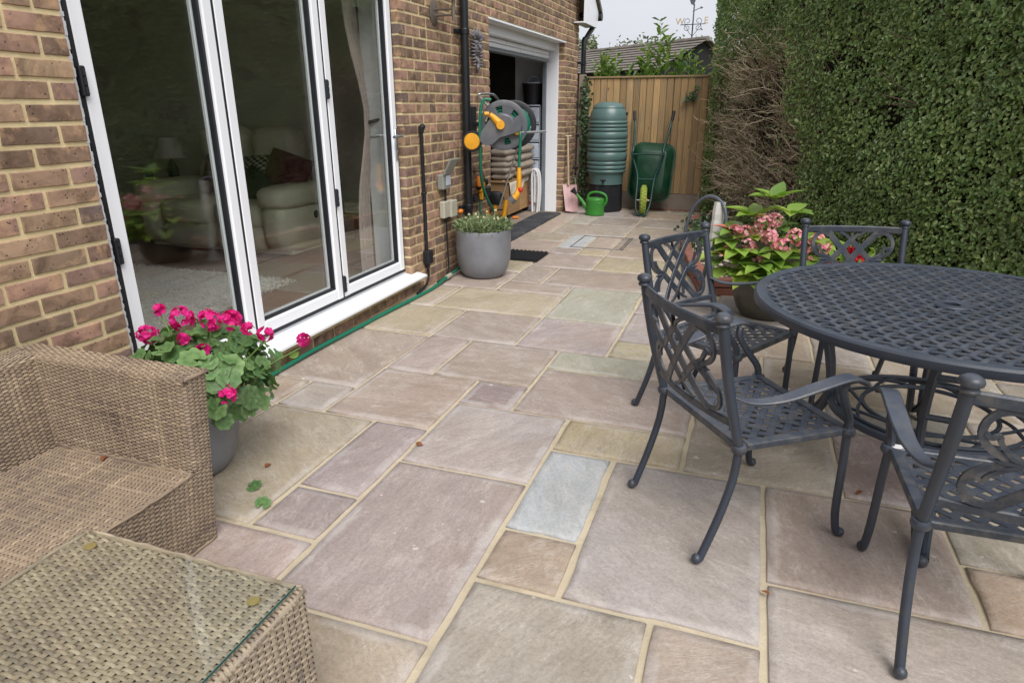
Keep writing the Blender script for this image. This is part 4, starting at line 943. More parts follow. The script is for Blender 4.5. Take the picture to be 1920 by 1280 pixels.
# loose new shoots over the face
k5 = 420; s5 = HR.random(k5)*cum[-1]*.9; z5 = .3+HR.random(k5)*(htop(s5)-.35); ok = bare(s5, z5) > 1.1; s5, z5 = s5[ok], z5[ok]; P2, NR = hpt(s5); C5, U5 = [], []
for a_, b_, p_, n_ in zip(s5, z5, P2, NR):
    d_ = unit(np.r_[n_*HR.uniform(.2, .9), HR.uniform(.3, 1)]+HR.normal(0, .3, 3)); o_ = float(und(np.array([a_]), np.array([b_]))[0]); b0_ = np.r_[p_+n_*o_, b_]; L5 = HR.uniform(.03, .10)
    for q_ in np.linspace(0, 1, 6): C5.append(b0_+d_*L5*q_+HR.normal(0, .006, 3)); U5.append(unit(d_+HR.normal(0, .8, 3)))
C5, U5 = np.array(C5), np.array(U5); V, F = leaf_cloud(C5, unit(HR.normal(0, .7, C5.shape)+[-.5, -.5, .6]), U5, HR.uniform(.018, .034, len(C5)), HR.uniform(.012, .02, len(C5)), .12, .1); obj('new_shoots', npmesh('new_shoots', V, F), 'hedgetop', hedge, kind='stuff')
def twig_mesh(starts, dirs, lens, r0, bends, rng, ns=5):
    n = len(starts); t_ = np.linspace(0, 1, ns); Pts = []
    p = starts.copy(); d = dirs.copy()
    for i in range(ns):
        Pts.append(p.copy()); d = unit(d+rng.normal(0, 1, (n, 3))*bends); p = p+d*(lens/(ns-1))[:, None]
    Pts = np.stack(Pts, 1); T = unit(np.gradient(Pts, axis=1)); a = np.cross(T, np.array([.3, .5, .81])); a = unit(a); b = np.cross(T, a)
    rad = (r0[:, None]*(1-.65*t_)[None])[:, :, None]; ring = []
    for k in range(3): an = 2*PI*k/3; ring.append(Pts+rad*(math.cos(an)*a+math.sin(an)*b))
    V = np.stack(ring, 2).reshape(-1, 3); base = (np.arange(n)*ns*3)[:, None]; F = []
    for i in range(ns-1):
        for k in range(3): F.append(base+np.array([[i*3+k, i*3+(k+1) % 3, (i+1)*3+(k+1) % 3, (i+1)*3+k]]))
    return V, np.concatenate(F), Pts
def bare_samples(k, lim=1.15):
    S, Z = [], []
    while len(S) < k:
        a, b = HR.uniform(.05, 3.0), HR.uniform(.1, 2.35)
        if bare(np.array([a]), np.array([b]))[0] < lim and (((a-1.72)/.34)**2+((b-1.32)/.42)**2 > 1 or HR.random() < .12): S.append(a); Z.append(b)
    return np.array(S), np.array(Z)
NB, NS = 980, 3400
sa, za = bare_samples(NB); P2, NR = hpt(sa); st = np.c_[P2-NR*HR.uniform(.14, .45, (NB, 1)), za-.05]
along = np.c_[-NR[:, 1], NR[:, 0], np.zeros(NB)]
dd = unit(np.c_[NR, np.full(NB, .75)]+along*HR.normal(0, .85, (NB, 1))+HR.normal(0, .25, (NB, 3)))
V1, F1, Q = twig_mesh(st, dd, HR.uniform(.2, .46, NB), HR.uniform(.0032, .0062, NB), .26, HR)
ii = HR.integers(0, NB, NS); jj = HR.integers(1, 5, NS); st2 = Q[ii, jj]; d2 = unit(Q[ii, jj]-Q[ii, jj-1]+HR.normal(0, .09, (NS, 3)))
pp, nn_ = hpt(sa[ii]); d2 = unit(d2*.8+HR.normal(0, .55, (NS, 3))+np.c_[nn_*.3, np.full(NS, .25)])
V2, F2, _ = twig_mesh(st2, d2, HR.uniform(.06, .20, NS), HR.uniform(.0018, .0034, NS), .30, HR)
NT_ = 120; sb2, zb2 = bare_samples(NT_); pb, nb2 = hpt(sb2); stb = np.c_[pb-nb2*HR.uniform(.25, .48, (NT_, 1)), zb2-.25]; alb = np.c_[-nb2[:, 1], nb2[:, 0], np.zeros(NT_)]
V3, F3, _ = twig_mesh(stb, unit(np.c_[nb2*.45, np.full(NT_, .9)]+alb*HR.normal(0, .45, (NT_, 1))), HR.uniform(.35, .8, NT_), HR.uniform(.006, .012, NT_), .16, HR, 7); obj('branches', npmesh('branches', V3, F3, True), plain('hedge_branch', srgb(150, 134, 112), .9, .25, 20, .5), hedge, kind='stuff')
nd = 500; sd2, zd2 = bare_samples(nd, 1.3); pd, nd2 = hpt(sd2); Vd, Fd = leaf_cloud(np.c_[pd-nd2*HR.uniform(.0, .3, (nd, 1)), zd2], unit(HR.normal(0, 1, (nd, 3))), unit(HR.normal(0, 1, (nd, 3))), HR.uniform(.015, .03, nd), .014); obj('dry_leaves', npmesh('dry_leaves', Vd, Fd), plain('dry_leaf', srgb(136, 124, 84), .9, .3), hedge, kind='stuff')
obj('twigs', npmesh('twigs', np.concatenate([V1, V2]), np.concatenate([F1, F2+len(V1)]), True), 'twig', hedge, kind='stuff')
k = 900; sa = HR.random(k)*cum[-1]*.9; za = HR.uniform(.1, 2.4, k); P2, NR = hpt(sa); st = np.c_[P2-NR*HR.uniform(.1, .3, (k, 1)), za]
V1, F1, _ = twig_mesh(st, unit(np.c_[NR*.5, np.full(k, .8)]+HR.normal(0, .5, (k, 3))), HR.uniform(.15, .4, k), HR.uniform(.0015, .0035, k), .25, HR); obj('inner_twigs', npmesh('inner_twigs', V1, F1, True), 'bark', hedge, kind='stuff')
mb = MB()
for a in np.arange(.15, cum[-1]*.93, .34):
    p, nr = hpt(np.array([a])); p, nr = p[0], nr[0]; b0 = Vector((p[0]-nr[0]*.38, p[1]-nr[1]*.38, -.05)); pts = [b0]
    for k in range(5): pts.append(pts[-1]+Vector((random.uniform(-.07, .07), random.uniform(-.07, .07), .45)))
    mb.tube([tuple(q) for q in pts], [.03, .026, .022, .017, .012, .007], 6)
    for k in range(1, 5):
        for w_ in range(2):
            e_ = pts[k]+Vector((nr[0]*.25+random.uniform(-.25, .25), nr[1]*.25+random.uniform(-.25, .25), random.uniform(.1, .4))); mb.tube([tuple(pts[k]), tuple(pts[k].lerp(e_, .5)+Vector((0, 0, .03))), tuple(e_)], [.010, .007, .003], 5)
mb.build('trunks', 'bark', hedge, smooth=True)
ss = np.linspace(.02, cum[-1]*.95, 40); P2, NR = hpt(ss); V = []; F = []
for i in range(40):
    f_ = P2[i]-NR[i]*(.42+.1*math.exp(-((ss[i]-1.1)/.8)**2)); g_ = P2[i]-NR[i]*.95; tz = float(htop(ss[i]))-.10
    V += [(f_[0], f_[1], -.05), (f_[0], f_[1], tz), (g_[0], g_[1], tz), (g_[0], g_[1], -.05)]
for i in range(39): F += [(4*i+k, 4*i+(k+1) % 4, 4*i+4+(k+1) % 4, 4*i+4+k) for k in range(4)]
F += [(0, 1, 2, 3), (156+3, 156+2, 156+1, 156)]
obj('shade_hull', npmesh('shade_hull', V, F), 'dim', hedge)  # added dark hull: blocks the sky and paints the hedge's shaded depth

# ------------------------------------------------------------------ shrubs behind the fence, trees far off
def leafy_shoots(name, label, cat, base, shoots, mat, llen, group=None, stemmat='stem', seed=1):
    rg = np.random.default_rng(seed); root = thing(name, label, cat, base, group=group); mb = MB(); Cs, Ns, Us, Ls = [], [], [], []
    for (dx, dy, h, nl, sp) in shoots:
        p0 = Vector((dx*.4, dy*.4, 0)); p1 = Vector((dx+rg.normal(0, .04), dy, h)); pts = [tuple(p0.lerp(p1, t_)+Vector((rg.normal(0, .012), rg.normal(0, .012), 0))) for t_ in np.linspace(0, 1, 6)]
        mb.tube(pts, [.009, .008, .007, .006, .004, .002], 5)
        for k in range(nl):
            t_ = 1-(k/nl)**1.1*sp; p = p0.lerp(p1, t_); a = k*2.4+rg.random(); el = .75-1.0*(1-t_)*.8+rg.normal(0, .2); L_ = llen*rg.uniform(.7, 1.2)*(1 if k > 2 else .7)
            u = np.array([math.cos(a)*math.cos(el), math.sin(a)*math.cos(el), math.sin(el)]); Cs.append(np.array(p)+u*L_*.55); Us.append(u); nrm = np.array([-math.cos(a)*math.sin(el), -math.sin(a)*math.sin(el), math.cos(el)])+rg.normal(0, .2, 3); Ns.append(nrm); Ls.append(L_)
    V, F = leaf_cloud(np.array(Cs), unit(np.array(Ns)), np.array(Us), np.array(Ls), np.array(Ls)*.38, .14, .18)
    mb.build('stem', stemmat, root, smooth=True); obj('foliage', npmesh('foliage', V, F), mat, root, kind='stuff'); return root
def shrub(name, label, base, rx, ry, h, n, llen, mat, seed, group=None, cat='shrub'):
    rg = np.random.default_rng(seed); sh = []
    for i in range(n):
        a, r_ = rg.random()*6.28, rg.random()**.5; sh.append((rx*r_*math.cos(a), ry*r_*math.sin(a), h*(1-.35*r_*r_)*rg.uniform(.75, 1.1), 40, .7))
    return leafy_shoots(name, label, cat, base, sh, mat, llen, group, seed=seed)
leafy_shoots('shrub', 'tall young green shoot rising above the wooden fence', 'shrub', (1.02, 9.45, 0), [(0, 0, 2.52, 34, .42), (.12, .05, 2.28, 30, .4), (-.15, 0, 2.2, 28, .4), (.24, 0, 2.1, 26, .35), (-.05, .1, 2.1, 24, .3), (-.25, .05, 2.0, 24, .3), (.34, 0, 1.98, 24, .3)], 'shrub', .17, 'shrubs behind the fence', seed=4)
shrub('shrub', 'yellow-green shrub above the left end of the fence beside the drainpipe', (.30, 9.4, 0), .36, .22, 2.22, 34, .13, 'shrub', 5, 'shrubs behind the fence')
shrub('shrub', 'low glossy shrub above the middle of the fence', (.78, 9.3, 0), .32, .2, 2.02, 26, .15, 'shrub', 6, 'shrubs behind the fence')
shrub('shrub', 'leafy shrub above the right end of the fence next to the hedge', (1.55, 9.3, 0), .36, .2, 1.98, 30, .13, 'shrub', 7, 'shrubs behind the fence')
def tree(label, base, h, crown, n, seed, mat='tree', leaf=.22):
    rg = np.random.default_rng(seed); root = thing('tree', label, 'tree', base, group='distant trees'); mb = MB(); lim = []
    mb.tube([(0, 0, 0), (.1, 0, h*.35), (.0, .1, h*.6), (0, .1, h*.85)], [.25, .2, .14, .05], 8)
    for k in range(9):
        a = k*2.4; z = h*rg.uniform(.4, .75); e_ = (math.cos(a)*crown*.75, math.sin(a)*crown*.75, z+h*.18); lim.append(e_); mb.tube([(0, .05, z-.1*h), (e_[0]*.5, e_[1]*.5, z+.04*h), e_], [.09, .06, .02], 6)
    mb.build('trunk', 'bark', root, smooth=True)
    cen = np.array([[rg.normal(0, .45)*crown, rg.normal(0, .45)*crown, h*rg.uniform(.5, .98)] for _ in range(34)]); ci = rg.integers(0, 34, n)
    C = cen[ci]+rg.normal(0, .17, (n, 3))*crown; V, F = leaf_cloud(C, unit(rg.normal(0, 1, (n, 3))+[0, 0, .4]), unit(rg.normal(0, 1, (n, 3))), leaf, leaf*.55); obj('crown', npmesh('crown', V, F), mat, root, kind='stuff')
tree('dull green distant tree left of the weather vane, over the shed roof', (-4.6, 44, 0), 4.75, 2.3, 4200, 31)
tree('dull green distant tree right of the weather vane, over the shed roof', (-1.0, 44, 0), 4.8, 2.3, 4200, 32)
tree('grey-green tree just right of the corner drainpipe, beyond the shed', (-4.35, 26, 0), 3.9, .8, 2600, 33, 'tree', .16)
# ivy on the fence post and spray on the fence
def ivy(label, pts, n, seed, spread):
    rg = np.random.default_rng(seed); root = thing('ivy', label, 'ivy', (0, 0, 0)); P = np.array(pts); t_ = rg.random(n)*(len(P)-1); i = t_.astype(int).clip(0, len(P)-2); f = (t_-i)[:, None]
    C = P[i]*(1-f)+P[i+1]*f+rg.normal(0, 1, (n, 3))*spread; V, F = leaf_cloud(C, unit(rg.normal(0, .4, (n, 3))+[.2, -1, .3]), unit(rg.normal(0, 1, (n, 3))), .05, .042, .1); obj('foliage', npmesh('foliage', V, F), 'ivy', root, kind='stuff')
    mb = MB(); mb.tube([tuple(p) for p in P], .006, 5); mb.build('stem', 'bark', root)
ivy('dark ivy climbing between the drainpipe and the fence', [(.13, 8.68, .1), (.14, 8.68, .7), (.12, 8.69, 1.2), (.15, 8.69, 1.7)], 420, 3, (.035, .02, .05))
ivy('small ivy spray hanging on the right of the fence boards', [(1.66, 8.70, 1.60), (1.60, 8.69, 1.55), (1.55, 8.69, 1.47), (1.49, 8.69, 1.48)], 34, 4, (.025, .008, .025))
ivy('bright green ground ivy at the foot of the hedge by the edging', [(1.90, 7.0, .05), (2.0, 6.6, .12), (2.05, 6.2, .1), (1.98, 5.7, .08)], 330, 6, (.09, .12, .07))

# ------------------------------------------------------------------ geranium in its pot
def pot(name, label, loc, prof, mat, cat='pot', soil=None, n=40):
    root = thing(name, label, cat, loc); mb = MB(); mb.lathe(prof, n, cap=False); mb.build('body', mat, root, auto=50)
    if soil: mb = MB(); mb.lathe([(.001, soil[1]), (soil[0], soil[1])], n, cap=False); mb.build('soil', 'soil', root)
    return root
PROF = lambda r, h: [(.001, 0), (r*.66, 0), (r*.74, h*.03), (r*.88, h*.16), (r*.97, h*.36), (r, h*.6), (r*.985, h*.9), (r*.98, h*.985), (r*.965, h), (r*.93, h), (r*.915, h*.97), (r*.9, h*.8), (r*.85, h*.5)]
pot('plant_pot', 'grey glazed pot holding pink geraniums behind the wicker sofa arm', (.365, .93, .010), PROF(.212, .40), 'pot', soil=(.19, .35))
pot('plant_pot', 'large grey glazed tub standing by the wall before the garage', (.305, 4.36, .010), PROF(.238, .405), 'pot', soil=(.213, .37))
pot('plant_pot', 'dark mottled tall pot under the pink hydrangea', (2.62, 3.92, .010), PROF(.235, .33), 'potdark', soil=(.2, .29))
gr = random.Random(9)
def round_leaf(r, rr_, lob=7):
    n = 21; V = [(0, 0, -.12*r)]; 
    for k in range(n):
        a = -PI+.25+(2*PI-.5)*k/(n-1); q = r*(1+.07*math.cos(lob*a)+rr_.uniform(-.03, .03)); V.append((q*math.cos(a), q*math.sin(a), .10*r*math.cos(lob*a+.8)+.05*r+rr_.uniform(-.03, .03)*r))
    V2 = [(x*.55, y*.55, z*.3+.06*r-.03*r) for x, y, z in V[1:]]; m = len(V); V += V2; F = []
    for k in range(1, n): F += [(k, k+1, m+k, m+k-1), (m+k-1, m+k, 0)]
    return npmesh('leaf', V, F, True)
GL = [round_leaf(.038, gr) for _ in range(4)]
for m_ in GL: m_.materials.append(MAT['geranium'])
ger = thing('geranium', 'bushy geranium with magenta flower heads beside the white folding door', 'plant', (.47, .98, .36))
GC = Vector((.47, .98, .36)); kk = 0
def place_leaf(root, mesh, p, nrm, sc, spin, name='leaf'):
    q = Vector(nrm).to_track_quat('Z', 'Y'); o = obj(name, mesh, None, root); o.rotation_mode = 'QUATERNION'; o.rotation_quaternion = q @ Matrix.Rotation(spin, 3, 'Z').to_quaternion(); o.location = p; o.scale = (sc,)*3; return o
for i in range(215):
    u = gr.uniform(-1, 1)
    a = gr.uniform(0, 2*PI); el = math.asin(gr.uniform(-.55, 1)); rad = gr.uniform(.80, 1.06) if i < 160 else gr.uniform(.45, .8)
    d = Vector((math.cos(a)*math.cos(el), math.sin(a)*math.cos(el), math.sin(el)))
    p = Vector((d.x*.285, d.y*.255, d.z*.20+.055))*rad
    if p.z < -.02 and d.x < -.2: continue
    nrm = (Vector((d.x, d.y, d.z*.7+.45))+Vector((gr.gauss(0, .3), gr.gauss(0, .3), gr.gauss(0, .25)))).normalized()
    place_leaf(ger, GL[i % 4], p, nrm, gr.uniform(.72, 1.3), gr.uniform(0, 6.28))
mb = MB(); FL = [((.27, .93, .575), .052, 24), ((.455, .93, .660), .060, 30), ((.332, .95, .675), .026, 10), ((.56, .96, .655), .055, 26), ((.655, .97, .660), .050, 24), ((.80, .97, .625), .034, 12), ((.90, 1.05, .585), .030, 10),
            ((.66, .84, .470), .034, 10), ((.70, .84, .425), .044, 16), ((.565, .90, .555), .030, 8), ((.735, .96, .64), .028, 10), ((.50, .88, .60), .026, 8)]
for (c, r_, n_) in FL:
    c = Vector(c)-GC; base = Vector((c.x*.45, c.y*.45, 0)); pts = bez(tuple(base), tuple(base+Vector((0, 0, c.z*.5))), tuple(c-Vector((0, 0, .05))), tuple(c-Vector((0, 0, .012))), 6); mb.tube(pts, .0028, 5)
mb.build('stem', 'stem', ger, smooth=True)
def flower_head(root, c, r_, n_, mat, petal, seed, pet=5):
    rg = np.random.default_rng(seed); d = unit(rg.normal(0, 1, (n_, 3))+[0, 0, .35]); C = []; Nn = []; U = []; L_ = []
    for k in range(n_):
        ax = d[k]; t1 = unit(np.cross(ax, [.3, .2, .9])); t2 = np.cross(ax, t1); c0 = np.array(c)+ax*r_*rg.uniform(.7, 1)
        for j in range(pet):
            an = 2*PI*j/pet+rg.random()*.4; u = math.cos(an)*t1+math.sin(an)*t2+ax*.25; C.append(c0+u*petal*.5); Nn.append(ax-u*.3+rg.normal(0, .15, 3)); U.append(u); L_.append(petal*rg.uniform(.85, 1.15))
    V, F = leaf_cloud(np.array(C), unit(np.array(Nn)), np.array(U), np.array(L_), np.array(L_)*.95, .05, -.05); return obj('flower_head', npmesh('flower_head', V, F), mat, root)
for i, (c, r_, n_) in enumerate(FL): flower_head(ger, Vector(c)-GC, r_*.72, n_, 'pink', .017, 40+i)
# fallen geranium leaves on the paving
for k, (x, y, rz) in enumerate(((.72, .885, .4), (.83, .80, 1.9))):
    o = obj('fallen_leaf', GL[k], None, None, (x, y, .018), (.25, -.2, rz)); o.scale = (.78,)*3; setp(o, ['curled green leaf lying on the beige slab near the grey pot', 'green leaf with a long stalk lying on the slab joint'][k], 'leaf')
    mb = MB(); mb.tube(smooth_path([(0, 0, -.002), (.04, .012, -.004), (.09 if k else .05, .02, -.004)], 4), .0015, 5); mb.build('stalk', 'stem', o)
# ------------------------------------------------------------------ hydrangea
def pointed_leaf(l, w):
    V = []; F = []; n = 7
    for i in range(n):
        t_ = i/(n-1); ww = w*.5*math.sin(PI*min(1, t_**.75))*(1 if i else 0)+.0005; z = -.22*l*t_*t_; 
        V += [(t_*l, -ww, z+ww*.35), (t_*l, 0, z), (t_*l, ww, z+ww*.35)]
    for i in range(n-1):
        for k in (0, 1): a = 3*i+k; F.append((a, a+3, a+4, a+1))
    return npmesh('leaf', V, F, True)
HL = [pointed_leaf(.19, .112), pointed_leaf(.165, .10), pointed_leaf(.145, .09)]
for m_ in HL: m_.materials.append(MAT['hyd'])
HLR = pointed_leaf(.16, .09); HLR.materials.append(MAT['hydred'])
hy = thing('hydrangea', 'hydrangea with fading pink flower heads and yellow-green leaves before the hedge', 'plant', (2.60, 3.92, .31)); HC = Vector((2.60, 3.92, .31))
ros = [((2.585, 3.86, .815), 6, .9), ((2.47, 3.80, .56), 5, .4), ((2.36, 3.80, .60), 5, .3), ((2.55, 3.66, .335), 6, .55), ((2.74, 3.70, .385), 6, .5), ((2.42, 3.72, .42), 5, .25), ((2.30, 3.75, .45), 5, .2), ((2.66, 3.74, .50), 4, .2), ((2.80, 3.85, .56), 5, .3),
       ((2.90, 3.95, .52), 5, .2), ((2.48, 3.85, .70), 5, .5), ((2.70, 3.92, .72), 5, .5), ((2.38, 3.95, .52), 5, .3), ((2.62, 3.72, .44), 5, .3), ((2.50, 3.70, .47), 5, .2), ((2.25, 3.82, .40), 4, .1), ((2.86, 3.78, .44), 5, .2), ((2.60, 3.95, .60), 5, .4),
       ((2.36, 3.74, .36), 5, -.35), ((2.47, 3.66, .33), 5, -.35), ((2.64, 3.64, .40), 5, -.2), ((2.78, 3.68, .31), 5, -.35), ((2.55, 3.64, .42), 5, -.1), ((2.70, 3.66, .30), 5, -.3), ((2.40, 3.70, .50), 5, -.2), ((2.84, 3.72, .38), 5, -.2), ((2.32, 3.78, .54), 5, .0)]
mb = MB()
for i, (c, n_, upf) in enumerate(ros):
    c = Vector(c)-HC; mb.tube(bez((c.x*.2, c.y*.2, -.02), (c.x*.4, c.y*.4, c.z*.6), (c.x*.9, c.y*.9, c.z*.8), tuple(c), 6), .005, 5); outd = Vector((c.x, c.y, 0)).normalized() if c.xy.length > .02 else Vector((0, -1, 0))
    for k in range(n_):
        a = 2*PI*k/n_+gr.random()*.5; u = (Vector((math.cos(a), math.sin(a), 0))+outd*.35+Vector((0, -.25, gr.uniform(.0, .35)+.5*upf))).normalized()
        zax = Vector((0, 0, 1)); side = zax.cross(u).normalized(); nn = u.cross(side); Mx = Matrix((u, side, nn)).transposed()
        o = obj('leaf', HLR if (i in (2, 6) and k % 2 == 0) else HL[(i+k) % 3], None, hy, c); o.rotation_mode = 'QUATERNION'; o.rotation_quaternion = Mx.to_quaternion(); s_ = gr.uniform(.85, 1.2); o.scale = (s_,)*3
mb.build('stem', 'stem', hy, smooth=True)
heads = [((2.53, 3.78, .655), .085, 34), ((2.42, 3.76, .60), .055, 20), ((2.36, 3.78, .61), .045, 16), ((2.58, 3.70, .575), .075, 30), ((2.45, 3.70, .535), .05, 18), ((2.66, 3.70, .54), .06, 22), ((2.73, 3.74, .60), .055, 20), ((2.79, 3.74, .545), .05, 18),
         ((2.87, 3.80, .57), .05, 18), ((2.83, 3.76, .49), .045, 14), ((2.52, 3.66, .455), .032, 9), ((2.33, 3.70, .505), .035, 10), ((2.60, 3.80, .69), .05, 18), ((2.92, 3.84, .52), .045, 14)]
for i, (c, r_, n_) in enumerate(heads): flower_head(hy, Vector(c)-HC, r_, int(n_*1.7), 'hydfl', .016, 80+i, 4)
# red begonia beyond the table
bg_ = thing('begonia', 'red-flowered bedding plant low against the hedge behind the far armchair', 'plant', (3.14, 4.25, .02)); rg = np.random.default_rng(12)
n = 260; C = rg.normal(0, 1, (n, 3))*[.13, .08, .07]+[0, 0, .25]; V, F = leaf_cloud(C, unit(rg.normal(0, .5, (n, 3))+[0, -.4, .8]), unit(rg.normal(0, 1, (n, 3))), .06, .045); obj('foliage', npmesh('foliage', V, F), 'hyd', bg_, kind='stuff')
mb = MB()
for k in range(8): a = k*.8; mb.tube([(0, 0, 0), (.06*math.cos(a), .04*math.sin(a), .15), (.12*math.cos(a), .07*math.sin(a), .26)], .005, 5)
mb.build('stem', 'stem', bg_)
for i, (x, z, r_) in enumerate(((0, .42, .03), (.05, .375, .022), (-.10, .315, .024), (.14, .335, .034), (-.16, .32, .02))): flower_head(bg_, (x, -.10, z), r_, 16, 'red', .034, 120+i)
# grey-green tufted plant in the tub
lv = thing('tufted_plant', 'grey-green tufted plant filling the grey tub by the garage', 'plant', (.305, 4.36, .38)); rg = np.random.default_rng(15)
n = 2600; a = rg.random(n)*6.28; r_ = .21*rg.random(n)**.5; b0 = np.c_[r_*np.cos(a), r_*np.sin(a), np.zeros(n)]; el = rg.uniform(.35, 1.45, n); az = a+rg.normal(0, .9, n)
u = np.c_[np.cos(az)*np.cos(el), np.sin(az)*np.cos(el), np.sin(el)]; L_ = rg.uniform(.04, .09, n); C = b0+u*L_[:, None]*.5+np.c_[np.zeros(n), np.zeros(n), rg.random(n)*.075]
V, F = leaf_cloud(C, unit(rg.normal(0, 1, (n, 3))+[0, 0, .5]), u, L_, .0075, .05, .15); obj('foliage', npmesh('foliage', V, F), 'lav', lv, kind='stuff')
mb = MB()
for k in range(14):
    a = k*2.4; x, y = .2*math.cos(a)*(.5+.5*(k % 3)/2), .2*math.sin(a)*.8; z = .12+.05*(k % 4)/3; mb.tube([(x*.7, y*.7, 0), (x, y, z)], .0018, 5); mb.ball((x, y, z), .011, 7, 5)
mb.build('seed_heads', plain('seed_head', srgb(186, 180, 140), .8, .1), lv)
# ------------------------------------------------------------------ planting bed, edging bricks
bed = MB(); bp = [(1.90, 8.6), (1.88, 7.3), (1.93, 5.7), (2.22, 4.42), (2.42, 4.45), (3.6, 4.5), (5.2, 4.5), (5.2, 1.6), (4.6, 2.6), (4.0, 4.0)]
me = npmesh('flower_bed', [(x, y, .055) for x, y in bp], [tuple(range(6))[::-1], (5, 8+1, 8, 7, 6)]); struct(obj('flower_bed', me, 'soil'))
edgew = thing('brick_edging', 'low red brick edging round the planting bed by the white post', 'edging', (0, 0, 0)); er = random.Random(4)
mbb = MB().box(-.1, .1, -.048, .048, 0, .062, .006); EB = mbb.mesh('brick'); EB.materials.append(MAT['redbrick'])
run = [(1.84, 7.6), (1.84, 7.0), (1.86, 6.0), (1.92, 5.5), (2.17, 4.36), (2.48, 4.42), (3.3, 4.44)]
for lv_ in (0, 1):
    pos = 0.1 if lv_ else 0
    for (ax, ay), (bx_, by) in zip(run[:-1], run[1:]):
        L_ = math.hypot(bx_-ax, by-ay); k = max(1, round(L_/.215)); an = math.atan2(by-ay, bx_-ax)
        for i in range(k):
            t_ = (i+.5)/k; obj('brick', EB, None, edgew, (ax+(bx_-ax)*t_+er.uniform(-.004, .004), ay+(by-ay)*t_+er.uniform(-.004, .004), .004+lv_*.068), (0, 0, an+er.uniform(-.04, .04))).scale = (L_/k/.212, 1, 1)
rg = np.random.default_rng(2); mb = MB()
for k in range(160):
    x, y = rg.uniform(1.95, 2.35), rg.uniform(4.6, 6.2)
    if x < 1.95+max(0, (5.6-y))*.22: continue
    mb.ball((x, y, .06), rg.uniform(.012, .03), 6, 4, (1, rg.uniform(.6, 1.2), .6))
setp(mb.build('pebbles', 'pebble', smooth=True), 'pale pebbles scattered in the planting bed', 'pebbles', kind='stuff')

# ------------------------------------------------------------------ fence
fence = thing('fence', 'upright wooden board fence on a concrete base closing the far end', 'fence', (0, 8.76, 0)); fr_ = random.Random(8)
nb = 21; x0, x1 = .145, 2.05; w = (x1-x0)/nb
for i in range(nb):
    bm = MB(); x = x0+i*w; bm.box(x+.0045, x+w-.0045, -.010, .006, .235, 1.745, .0025); bm.box(x-.004, x+w+.004, .007, .012, .236, 1.744)
    bm.build('board', 'fence', fence, loc=(0, -fr_.uniform(0, .003), fr_.uniform(-.006, .004)), rot=(0, fr_.uniform(-.002, .002), 0))
mb = MB(); mb.box(.12, 2.06, -.03, .03, 1.748, 1.772, .004); mb.build('capping_rail', 'fencecap', fence)
mb = MB(); mb.box(.10, 2.08, -.006, .05, -.05, .232, .006); mb.build('gravel_board', 'concrete', fence)
mb = MB(); mb.box(.02, .115, -.03, .06, -.05, 1.80, .01); mb.build('fence_post', 'concrete', fence)
mb = MB(); 
for z in (.5, 1.0, 1.5): mb.box(.12, 2.06, .015, .05, z-.035, z+.035)
mb.build('cross_rail', 'fencecap', fence)
mb = MB()
for k in range(140): mb.ball((.95+.95*fr_.random(), -.03-.09*fr_.random(), .016), fr_.uniform(.006, .015), 5, 4, (1.2, 1, .6))
mb.build('grit', 'redbrick', fence, kind='stuff')

# ------------------------------------------------------------------ water butt, wheelbarrow, watering can, shovel
wb = thing('water_butt', 'ribbed green plastic water butt on a black stand against the fence', 'water butt', (.525, 8.42, .008))
prof = [(.205, .36), (.232, .37)]
z = .37
def rib(z0, z1, r0, r1, bul=.012): return [(r0-.006, z0), (r0+bul*.7, z0+.012), ((r0+r1)/2+bul, (z0+z1)/2), (r1+bul*.7, z1-.012), (r1-.006, z1)]
bands = [(.52, .57), (.57, .625), (.625, .68), (.68, .80), (.80, .855), (.855, .91), (.91, .965), (.965, 1.06), (1.06, 1.11), (1.11, 1.155), (1.155, 1.20)]
prof += [(.238, .50), (.244, .515)]
for z0, z1 in bands:
    rr0 = .252+.012*math.sin((z0-.4)/.8*PI); prof += rib(z0, z1, rr0, rr0)
prof += [(.253, 1.215), (.250, 1.25), (.238, 1.30), (.222, 1.335), (.212, 1.352)]
mb = MB(); mb.lathe(prof, 40); mb.build('barrel', 'butt', wb, auto=50)
mb = MB(); mb.lathe([(.205, 1.350), (.214, 1.356), (.214, 1.366), (.200, 1.385), (.170, 1.412), (.120, 1.430), (.05, 1.437), (.001, 1.438)], 40); mb.build('lid', 'butt', wb, auto=50)
mb = MB()
for z in (1.285, 1.10): mb.box(.222, .262, -.035, .01, z-.02, z+.02, .006)
mb.build('overflow_fitting', 'blackpl', wb)
mb = MB(); mb.tube([(.02, -.235, .42), (.02, -.30, .42)], .014, 8); mb.box(-.02, .06, -.315, -.295, .43, .45, .004); mb.build('tap', 'blackpl', wb)
mb = MB(); mb.lathe([(.20, 0), (.245, .004), (.238, .19), (.243, .195), (.232, .36), (.20, .362)], 8, rotm('Z', PI/8)); mb.build('stand', 'blackpl', wb)
bw = thing('wheelbarrow', 'dark green wheelbarrow stood upright against the fence, lime tyre down', 'wheelbarrow', (1.105, 8.2, .008))
